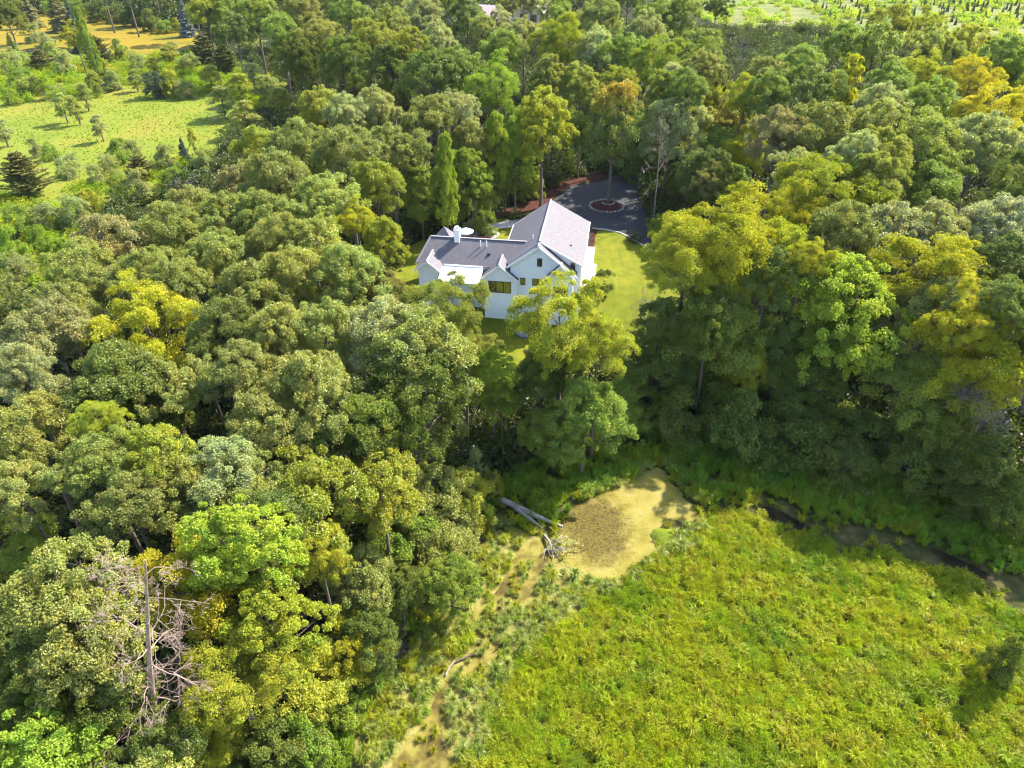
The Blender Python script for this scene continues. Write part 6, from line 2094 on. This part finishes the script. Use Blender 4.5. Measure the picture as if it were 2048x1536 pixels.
sheet('walkway', wp([(5.4, 20.9), (6.6, 21.0), (6.6, 14.9), (7.1, 14.9), (7.1, 9.6), (5.4, 9.2)]), MAT['pale_concrete'], .16, 1.5, 'bright pale concrete walk along the sunny side wall of the house', thick=.3)
sheet('gravel_apron', smooth_poly(wp([(5.4, 9.1), (7.0, 9.4), (7.2, 7.6), (6.4, 6.4), (5.4, 6.2)]), 2), MAT['stone'], .07, 1.0, 'pale stone apron below the concrete walk')
sheet('mulch_strip', wp([(5.7, 21.2), (6.5, 21.2), (6.4, 28.4), (5.7, 28.6)]), MAT['mulch'], .09, 1.0, 'strip of red mulch between the house corner and the lawn')
sheet('patio', smooth_poly(wp([(-15.5, 22.5), (-13.5, 25.2), (-11.0, 26.0), (-9.2, 25.2), (-8.7, 23.6), (-9.8, 21.6), (-13, 20.2), (-15.5, 19.6)]), 3), MAT['concrete'], .09, 1.0, 'rounded pale concrete patio behind the house wing')

# patio umbrella
ux, uy = lw(-13.55, 19.7)
um = empty('patio_umbrella', (ux, uy, 2.09), .3, 'pale blue open patio umbrella behind the chimney', 'umbrella')
MB().tube([(0, 0, 0), (0, 0, 2.45)], .03, 8).build('pole', MAT['metal'], um)
cv = MB()
k = 8
ring = [(1.3 * math.cos(2 * math.pi * q / k), 1.3 * math.sin(2 * math.pi * q / k), 2.0) for q in range(k)]
ring2 = [(x, y, 1.88) for x, y, z in ring]
cv.add([(0, 0, 2.62)] + ring + ring2, [(0, 1 + q, 1 + (q + 1) % k) for q in range(k)] + [(1 + q, 9 + q, 9 + (q + 1) % k, 1 + (q + 1) % k) for q in range(k)])
cv.build('canopy', MAT['canvas'], um)
rb = MB()
for q in range(k):
    x, y, z = ring[q]
    rb.bar((0, 0, 2.56), (x * .98, y * .98, 1.98), .025, .02)
rb.build('rib', MAT['metal'], um)
MB().tube([(0, 0, 0), (0, 0, .1)], .28, 12).build('base', MAT['black'], um)
fx, fy = lw(-13.3, 21.2)
fp = empty('fire_pit', (fx, fy, 2.09), 0, 'dark round fire pit on the patio next to the blue umbrella', 'fire pit')
MB().tube([(0, 0, 0), (0, 0, .35), (0, 0, .45)], [.45, .6, .62], 14).build('bowl', MAT['black'], fp)
MB().tube([(0, 0, .45), (0, 0, .5)], .66, 14).build('rim', MAT['brick'], fp)
px_, py_ = lw(-11.0, 22.6)
pl = empty('round_planter', (px_, py_, 2.09), 0, 'round red-brown block planter in the middle of the patio', 'planter')
for row in range(2):
    for q in range(18):
        a0, a1 = 2 * math.pi * (q + .5 * row) / 18, 2 * math.pi * (q + .94 + .5 * row) / 18
        vs = []
        for z in (row * .2, row * .2 + .19):
            for aa, r_ in ((a0, .92), (a1, .92), (a1, 1.12), (a0, 1.12)):
                vs.append((r_ * math.cos(aa), r_ * math.sin(aa), z))
        MB().add(vs, [(0, 3, 2, 1), (4, 5, 6, 7), (0, 1, 5, 4), (1, 2, 6, 5), (2, 3, 7, 6), (3, 0, 4, 7)]).build('block', MAT['brick'], pl)
MB().tube([(0, 0, .02), (0, 0, .33)], .91, 16).build('soil', MAT['mulch'], pl)
ps = plant('shrub', 1, px_, py_, 2.35, 1.15, 1.5, (.13, .17, .08), .4, 'pale green shrub growing in the round planter on the patio', None)
# driveway island
isle = empty('driveway_island', (16.6, 120.0, 2.06), 0, 'round island of red mulch ringed with pale stones in the driveway', 'flower bed')
mu = MB()
rs_ = random.Random(3)
ringp = [(0, 0, .28)] + [(1.6 * math.cos(q * math.pi / 10), 1.6 * math.sin(q * math.pi / 10), .2) for q in range(20)] + [(2.85 * math.cos(q * math.pi / 10), 2.85 * math.sin(q * math.pi / 10), .03) for q in range(20)]
mu.add(ringp, [(0, 1 + q, 1 + (q + 1) % 20) for q in range(20)] + [(1 + q, 21 + q, 21 + (q + 1) % 20, 1 + (q + 1) % 20) for q in range(20)])
mu.build('mulch', MAT['mulch'], isle, True)
sm = []
for q in range(4):
    bm = bmesh.new()
    bmesh.ops.create_icosphere(bm, subdivisions=1, radius=.26)
    for v in bm.verts:
        v.co *= rs_.uniform(.8, 1.2)
        v.co.z *= .8
    me = bpy.data.meshes.new('stone')
    bm.to_mesh(me)
    bm.free()
    me.materials.append(MAT['stone'])
    sm.append(me)
for q in range(38):
    a_ = 2 * math.pi * q / 38
    o = link('stone', sm[q % 4], isle)
    ro = 2.98 + rs_.uniform(-.08, .08)
    o.location = (ro * math.cos(a_), ro * math.sin(a_), .1)
    o.scale = [rs_.uniform(.6, 1.1)] * 3
    o.rotation_euler = (rs_.uniform(0, 6), rs_.uniform(0, 6), rs_.uniform(0, 6))
for q in range(9):
    a_ = math.pi + math.pi * q / 8
    o = link('stone', sm[q % 4], isle)
    o.location = (.4 + 1.0 * math.cos(a_), 1.0 + 1.0 * math.sin(a_), .3)
    o.scale = (.7, .7, .7)
# kerb along the lawn side of the drive
kb = MB()
kp = [(13.2, 110.2), (15.4, 109.6), (17.5, 108.4), (18.6, 106.8), (19.3, 105.5), (20.7, 103.2), (22.8, 100.4), (25, 98)]
for p, q in zip(kp[:-1], kp[1:]):
    kb.bar((*p, 2.08), (*q, 2.08), .32, .12)
tag(kb.build('stone_edging', MAT['concrete']), 'pale edging band between the driveway and the lawn', None, None, 'structure')
# slab lying on the grass below the house
sb = MB().prism([(-.9, -.35, 0), (.2, -.55, 0), (1.0, -.2, 0), (.8, .45, 0), (-.4, .6, 0)], (0, 0, .35))
so = sb.build('flat_boulder', MAT['slab_stone'])
so.location = (1.25, 79.4, float(gz(0, 79.4)) - .03)
so.rotation_euler = (.05, .03, -.7)
tag(so, 'flat grey-violet boulder on the grass below the house front', 'boulder')

# ------------------------------------------------------------------ the second house, far behind the trees
h2 = empty('far_house', (6.0, 292.0, 2), -.35, 'tan house with pinkish roof half hidden by trees at the top edge', 'house')
MB().prism([(-5, 0, 0), (5, 0, 0), (5, 0, 9), (0, 0, 13.2), (-5, 0, 9)], (0, 12, 0)).build('wall', MAT['tan'], h2)
MB().prism([(-22, 2, 0), (-5, 2, 0), (-5, 2, 5.6), (-22, 2, 5.6)], (0, 9, 0)).build('wall', MAT['tan'], h2)
MB().prism([(0, -.8, 13.5), (0, 12.8, 13.5), (-5.9, 12.8, 8.6), (-5.9, -.8, 8.6)], (0, 0, -.3)).build('roof', MAT['pink_roof'], h2)
MB().prism([(0, -.8, 13.5), (5.9, -.8, 8.6), (5.9, 12.8, 8.6), (0, 12.8, 13.5)], (0, 0, -.3)).build('roof', MAT['pink_roof'], h2)
MB().prism([(-22.6, 6.5, 9.2), (-5.2, 6.5, 9.2), (-5.2, 1.0, 5.5), (-22.6, 1.0, 5.5)], (0, 0, -.3)).build('roof', MAT['pink_roof'], h2)
MB().prism([(-22.6, 6.5, 9.2), (-5.2, 6.5, 9.2), (-5.2, 12, 5.5), (-22.6, 12, 5.5)], (0, 0, -.3)).build('roof', MAT['pink_roof'], h2)
for (u, z, w, hgt) in ((-3.4, 1.2, 2.6, 2.4), (.6, 1.2, 2.8, 2.4), (-3.2, 5.2, 2.4, 2.4), (.8, 5.2, 2.4, 2.4), (-1.0, 9.2, 2.0, 1.6), (-9, 1.2, 3, 2.4), (-14, 1.2, 3, 2.4)):
    yy = 0 if u > -5 else 2
    f = MB().box((u, yy - .12, z), (u + w, yy + .02, z + hgt)).build('window', MAT['bronze'], h2)
    MB().box((u + .15, yy - .14, z + .15), (u + w - .15, yy - .125, z + hgt - .15)).build('pane', MAT['glass'], f)
    
# ------------------------------------------------------------------ pond things
lg = empty('fallen_log', (-.9, 48.6, .25), 0, 'long weathered grey log forked at its end, lying across the pond shore', 'log')
MB().tube([(0, 0, .35), (1.5, -.95, .33), (3.2, -2.0, .25), (5.5, -3.2, .12)], [.30, .28, .22, .13], 9).build('trunk', MAT['pale_bark'], lg)
MB().tube([(1.2, -.95, .25), (2.6, -2.3, .15), (3.7, -3.3, .0)], [.22, .17, .09], 8).build('branch', MAT['pale_bark'], lg)
MB().tube([(1.9, -1.3, .5), (2.6, -1.75, .48), (3.6, -2.3, .3)], [.06, .05, .03], 6).build('branch', MAT['grey_twig'], lg)
dw = empty('dead_branch', (3.4, 43.2, .1), 0, 'bare fallen branches tangled at the pond edge below the log', 'branch')
rs_ = random.Random(17)
tk = MB().tube([(-.5, 1.3, .15), (-.1, .4, .35), (.1, -.4, .3), (.2, -1.4, .1)], [.14, .10, .07, .04], 7)
tk.build('trunk', MAT['pale_bark'], dw)
br_ = MB()
for q in range(16):
    a_ = rs_.uniform(-2.6, .6)
    p0 = (rs_.uniform(-.2, .2), rs_.uniform(-.6, .7), .3)
    ln = rs_.uniform(.8, 2.0)
    p1 = (p0[0] + ln * .5 * math.cos(a_), p0[1] + ln * .5 * math.sin(a_), .45 + rs_.uniform(-.2, .3))
    p2 = (p0[0] + ln * math.cos(a_ + .3), p0[1] + ln * math.sin(a_ + .3), .2 + rs_.uniform(-.1, .4))
    br_.tube([p0, p1, p2], [.045, .03, .012], 5, False)
br_.build('branch', MAT['pale_bark'], dw)
for (x, y, an, ln, lab) in ((-3.2, 32.2, .35, 2.2, 'thin dark stick lying in the channel'), (-4.6, 31.3, 1.1, 1.4, 'short broken branch on the channel bank')):
    st = MB().tube([(-ln / 2, 0, .12), (0, .1, .2), (ln / 2, 0, .1)], [.07, .06, .03], 6).build('stick', MAT['bark' if an < 1 else 'pale_bark'])
    st.location = (x, y, .05)
    st.rotation_euler = (0, 0, an)
    tag(st, lab, 'stick')
st = MB().tube([(0, 0, -.1), (.03, 0, 1.5)], .06, 6).build('stake', MAT['pale_bark'])
st.location = (-1.4, 49.4, 0)
tag(st, 'short upright wooden stake in the green bank above the log', 'stake')
fl = MB().tube([(-1.6, .3, .15), (0, 0, .22), (1.8, -.4, .12)], [.07, .06, .04], 6).build('fallen_branch', MAT['grey_twig'])
fl.location = (33.4, 48.4, 0)
tag(fl, 'thin pale branch fallen in the dark shade under the bank trees', 'branch')
# pale broad leaved water plant beside the branches
wpm = herb(77, 260, 1.25, .55, .20, 'herb', 'leaves', up=1.2)
wm = leaf_material('pale_water_leaf', spec=.4, rough=.5, transl=.3, per_object=False, color=(.42, .44, .17), vary=.25, warm=(.5, .45, .2))
wpm.materials[0] = wm
wo_ = link('water_plant', wpm)
wo_.location = (4.9, 43.3, .05)
tag(wo_, 'pale broad-leaved water plant floating beside the fallen branches', 'plant')


# ------------------------------------------------------------------ growth nobody could count
def stuff(name, label, protos, P, scl, rot, pid, tilt=.15, seed=0):
    """one object: a cloud of points, each carrying one of the protos"""
    rs = np.random.RandomState(seed)
    n = len(P)
    col = bpy.data.collections.new(name + '_kinds')
    for q, me in enumerate(protos):
        o = bpy.data.objects.new('%s_kind_%02d' % (name, q), me)
        col.objects.link(o)
    me = bpy.data.meshes.new(name)
    me.vertices.add(n)
    me.vertices.foreach_set('co', np.ascontiguousarray(P, np.float32).ravel())
    for nm, ty, dat, key in (('scl', 'FLOAT_VECTOR', scl, 'vector'), ('rot', 'FLOAT_VECTOR', rot, 'vector'), ('pid', 'INT', pid, 'value')):
        at = me.attributes.new(nm, ty, 'POINT')
        at.data.foreach_set(key, np.ascontiguousarray(dat, np.int32 if ty == 'INT' else np.float32).ravel())
    o = link(name, me)
    ng = bpy.data.node_groups.new(name, 'GeometryNodeTree')
    ng.interface.new_socket('Geometry', in_out='INPUT', socket_type='NodeSocketGeometry')
    ng.interface.new_socket('Geometry', in_out='OUTPUT', socket_type='NodeSocketGeometry')
    N, L = ng.nodes, ng.links
    gi, go = N.new('NodeGroupInput'), N.new('NodeGroupOutput')
    ip = N.new('GeometryNodeInstanceOnPoints')
    ci = N.new('GeometryNodeCollectionInfo')
    ci.inputs['Collection'].default_value = col
    ci.inputs['Separate Children'].default_value = True
    ci.inputs['Reset Children'].default_value = True
    ip.inputs['Pick Instance'].default_value = True

    def named(a, t):
        q = N.new('GeometryNodeInputNamedAttribute')
        q.data_type = t
        q.inputs['Name'].default_value = a
        return q.outputs['Attribute']
    L.new(gi.outputs[0], ip.inputs['Points'])
    L.new(ci.outputs[0], ip.inputs['Instance'])
    L.new(named('pid', 'INT'), ip.inputs['Instance Index'])
    e2r = N.new('FunctionNodeEulerToRotation')
    L.new(named('rot', 'FLOAT_VECTOR'), e2r.inputs[0])
    L.new(e2r.outputs[0], ip.inputs['Rotation'])
    L.new(named('scl', 'FLOAT_VECTOR'), ip.inputs['Scale'])
    L.new(ip.outputs[0], go.inputs[0])
    md = o.modifiers.new('growth', 'NODES')
    md.node_group = ng
    tag(o, label, None, None, 'stuff')
    return o


def inside(P, poly):
    x, y = P[:, 0], P[:, 1]
    q = np.array(poly)
    r_ = np.zeros(len(P), bool)
    jx = len(q) - 1
    for ix in range(len(q)):
        x1, y1, x2, y2 = q[ix, 0], q[ix, 1], q[jx, 0], q[jx, 1]
        c = ((y1 > y) != (y2 > y)) & (x < (x2 - x1) * (y - y1) / (y2 - y1 + 1e-12) + x1)
        r_ ^= c
        jx = ix
    return r_


def scatter(poly, dens, seed, avoid=(), patch=0.0, pscale=.12, edge=0.0):
    rs = np.random.RandomState(seed)
    q = np.array(poly)
    lo, hi = q.min(0), q.max(0)
    n = int((hi[0] - lo[0]) * (hi[1] - lo[1]) * dens)
    P = rs.uniform(lo, hi, (n, 2))
    P = P[inside(P + rs.normal(0, edge, P.shape) if edge else P, poly)]
    for a_ in avoid:
        P = P[~inside(P, a_)]
    if patch:
        v = np.sin(P[:, 0] * pscale * 5.1 + 1.7 * np.sin(P[:, 1] * pscale * 3.3)) + np.sin(P[:, 1] * pscale * 4.3 + 2.1 * np.sin(P[:, 0] * pscale * 2.7))
        P = P[v * .25 + .5 + rs.uniform(-.35, .35, len(P)) > patch]
    return np.c_[P, gz(P[:, 0], P[:, 1])]


def spread_stuff(name, label, protos, poly, dens, s0, s1, seed, avoid=(), patch=0.0, pscale=.12, edge=0.0, weights=None, zs=(.85, 1.2), tilt=.12):
    P = np.concatenate([scatter(pp, dens, seed + 7 * q, avoid, patch, pscale, edge) for q, pp in enumerate(poly)])
    rs = np.random.RandomState(seed + 1)
    n = len(P)
    s = rs.uniform(s0, s1, n) ** 1.0
    # plants stand higher in broad drifts
    drift = 1 + .22 * np.sin(P[:, 0] * .9 + np.sin(P[:, 1] * .7) * 2) * np.sin(P[:, 1] * .8 + np.cos(P[:, 0] * .5) * 2)
    scl = np.stack([s, s, s * drift * rs.uniform(zs[0], zs[1], n)], 1)
    rot = np.stack([rs.normal(0, tilt, n), rs.normal(0, tilt, n), rs.uniform(0, 6.28, n)], 1)
    pid = rs.choice(len(protos), n, p=weights)
    return stuff(name, label, protos, P, scl, rot, pid)


herbs = [herb(300 + q, 330, .5, .58, .11, 'herb') for q in range(4)] + [herb(310 + q, 330, .48, .66, .11, 'herb_dark') for q in range(2)]
sedges = [tuft(320 + q, 90, .85, .7, .035, 'sedge_stuff', .55) for q in range(3)]
banks = [tuft(330 + q, 70, 1.1, .55, .04, 'bank', .3, stiff=.5) for q in range(3)]
thatchm = [tuft(340, 60, .25, .7, .03, 'sedge_stuff', .8)]
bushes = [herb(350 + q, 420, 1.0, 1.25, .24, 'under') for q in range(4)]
meadows = [tuft(360 + q, 46, .7, .55, .07, 'meadow', .35) for q in range(3)]
OPEN = [POND, CHANNEL] + MUDS
spread_stuff('marsh_plants', 'dense yellow-green leafy marsh plants filling the wet meadow', herbs + sedges, [MARSH_HERB], 8.5, .6, 1.15, 11, OPEN, -1, .1, .5,
             [.2, .2, .17, .15, .07, .07, .05, .05, .04])
spread_stuff('marsh_sedge', 'soft green sedge mixed with dry stems along the channel', sedges + herbs[4:], [SEDGE_BAND], 2.6, .55, 1.15, 12, OPEN + [MARSH_HERB], .44, .16, .3,
             [.27, .27, .26, .1, .1])
spread_stuff('channel_sedge', 'small sedge tufts breaking up the shallow channel', sedges, [CHANNEL], 1.5, .4, .8, 19, [], .52, .35)
spread_stuff('bank_grass', 'tall bright green grass on the bank below the trees', banks + sedges[:1], BANKS, 5.5, .7, 1.35, 13, [POND, CHANNEL], .06, .15, .4, [.3, .3, .25, .15])
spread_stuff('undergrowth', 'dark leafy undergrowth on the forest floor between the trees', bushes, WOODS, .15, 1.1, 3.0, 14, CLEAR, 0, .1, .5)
spread_stuff('meadow_grass', 'rough pale meadow grass in the upper clearing', meadows, MEADOWS, 1.1, .25, .55, 15, [], .2, .05, .8, [.4, .3, .3])
spread_stuff('meadow_scrub', 'low yellow-green scrub at the meadow edge', [herb(370 + q, 300, 1.0, 1.1, .22, 'herb_dark') for q in range(2)] + [herb(380, 300, 1.0, 1.0, .22, 'herb')], SCRUB, .22, .8, 1.9, 16, [], .1, .06, .8)
spread_stuff('far_marsh_growth', 'hazy tussocks and low bushes of the distant open marsh', [herb(390 + q, 160, 1.6, 1.4, .5, 'meadow') for q in range(2)], FARM, .02, .8, 2.0, 17, [], .2, .02, 1)
far_bush = [herb(420 + q, 420, 1.0, 1.3, .26, 'under') for q in range(3)]
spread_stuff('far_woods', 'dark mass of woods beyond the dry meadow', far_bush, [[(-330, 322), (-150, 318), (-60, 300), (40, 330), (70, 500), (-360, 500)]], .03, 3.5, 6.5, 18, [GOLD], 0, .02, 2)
fr = [conifer(400, 1.1, 5.0, 'spruce', .5)[0]]
fr[0].materials[0] = leaf_material('young_conifer_needle', spec=.25, rough=.6, transl=.1, per_object=False, color=(.22, .25, .085), vary=.3, warm=(.12, .12, .05))
PR = []
rs_ = np.random.RandomState(9)
for r_ in range(16):
    for q in range(46):
        PR.append((132 + r_ * 9.5 + q * 1.2 + rs_.normal(0, .7), 318 + q * 6.2 + r_ * .4 + rs_.normal(0, 1.2), 2))
PR = np.array(PR)
PR = PR[rs_.uniform(size=len(PR)) > .12]
n_ = len(PR)
ss = rs_.uniform(.4, .85, n_)
stuff('conifer_plantation', 'rows of small young conifers on the distant marsh', fr, PR, np.stack([ss, ss, ss * rs_.uniform(.85, 1.2, n_)], 1), np.stack([0 * ss, 0 * ss, rs_.uniform(0, 6.28, n_)], 1), np.zeros(n_, int))
# mossy islet in the pond
ib = MB()
rs_ = random.Random(6)
ring = []
for q in range(24):
    a_ = 2 * math.pi * q / 24
    r_ = 1 + .18 * math.sin(3 * a_ + 1) + rs_.uniform(-.06, .06)
    ring.append((a_, r_))
vs = [(0, 0, .42)] + [(1.15 * r_ * math.cos(a_), .9 * r_ * math.sin(a_), .36) for a_, r_ in ring] + [(1.75 * r_ * math.cos(a_), 1.35 * r_ * math.sin(a_), -.02) for a_, r_ in ring]
ib.add(vs, [(0, 1 + q, 1 + (q + 1) % 24) for q in range(24)] + [(1 + q, 25 + q, 25 + (q + 1) % 24, 1 + (q + 1) % 24) for q in range(24)])
io = ib.build('mossy_islet', noise_mat('moss', [(.3, (.06, .10, .008)), (.7, (.16, .19, .012))], 5, .95, bstr=.8, bdist=.08), None, True)
io.location = (ISLET[0], ISLET[1], 0)
tag(io, 'rounded mossy green mound at the edge of the duckweed pond', 'mound')

# ------------------------------------------------------------------ single sedge tussocks along the water
TM = [tuft(500 + q, 170, .95, .75, .035, 'sedge', .5, 'sedge_tussock') for q in range(5)]
rt = random.Random(8)
for x, y, s, ci, li, gi in TUSSOCKS:
    o = link('sedge_tussock', TM[rt.randrange(5)])
    o.location = (x, y, float(gz(x, y)) - .02)
    o.rotation_euler = (rt.uniform(-.12, .12), rt.uniform(-.12, .12), rt.uniform(0, 6.28))
    o.scale = (s, s, s * rt.uniform(.85, 1.15))
    c_ = PALETTE[ci]
    k_ = rt.uniform(.85, 1.15)
    o.color = (c_[0] * k_, c_[1] * k_, c_[2] * k_, 1)
    tag(o, LABELS[li], 'grass tussock', GROUPS[gi])
for x, y, s, lab in MATS:
    q = int(s * 10)
    me = tuft(int(600 + x * 3 + y), 160, .22, .9, .03, 'sedge_stuff', .9, 'straw_mat', .6)
    me.materials[0] = MAT['thatch']
    o = link('straw_mat', me)
    o.location = (x, y, .06)
    o.scale = (s * 1.3, s * .8, 1)
    o.rotation_euler = (0, 0, x)
    tag(o, lab, 'dead grass')

# ------------------------------------------------------------------ summer air
hz, n, l = nmat('haze_air')
ho = n.new('ShaderNodeOutputMaterial')
pv = n.new('ShaderNodeVolumePrincipled')
pv.inputs['Color'].default_value = (.86, .93, 1.0, 1)
pv.inputs['Density'].default_value = .00003
pv.inputs['Anisotropy'].default_value = 0.0
l.new(pv.outputs[0], ho.inputs['Volume'])
hb = MB().box((-960, -60, -1.2), (960, 1660, 56)).build('haze', hz)
tag(hb, 'thin pale summer haze over the far woods and fields', None, None, 'stuff')
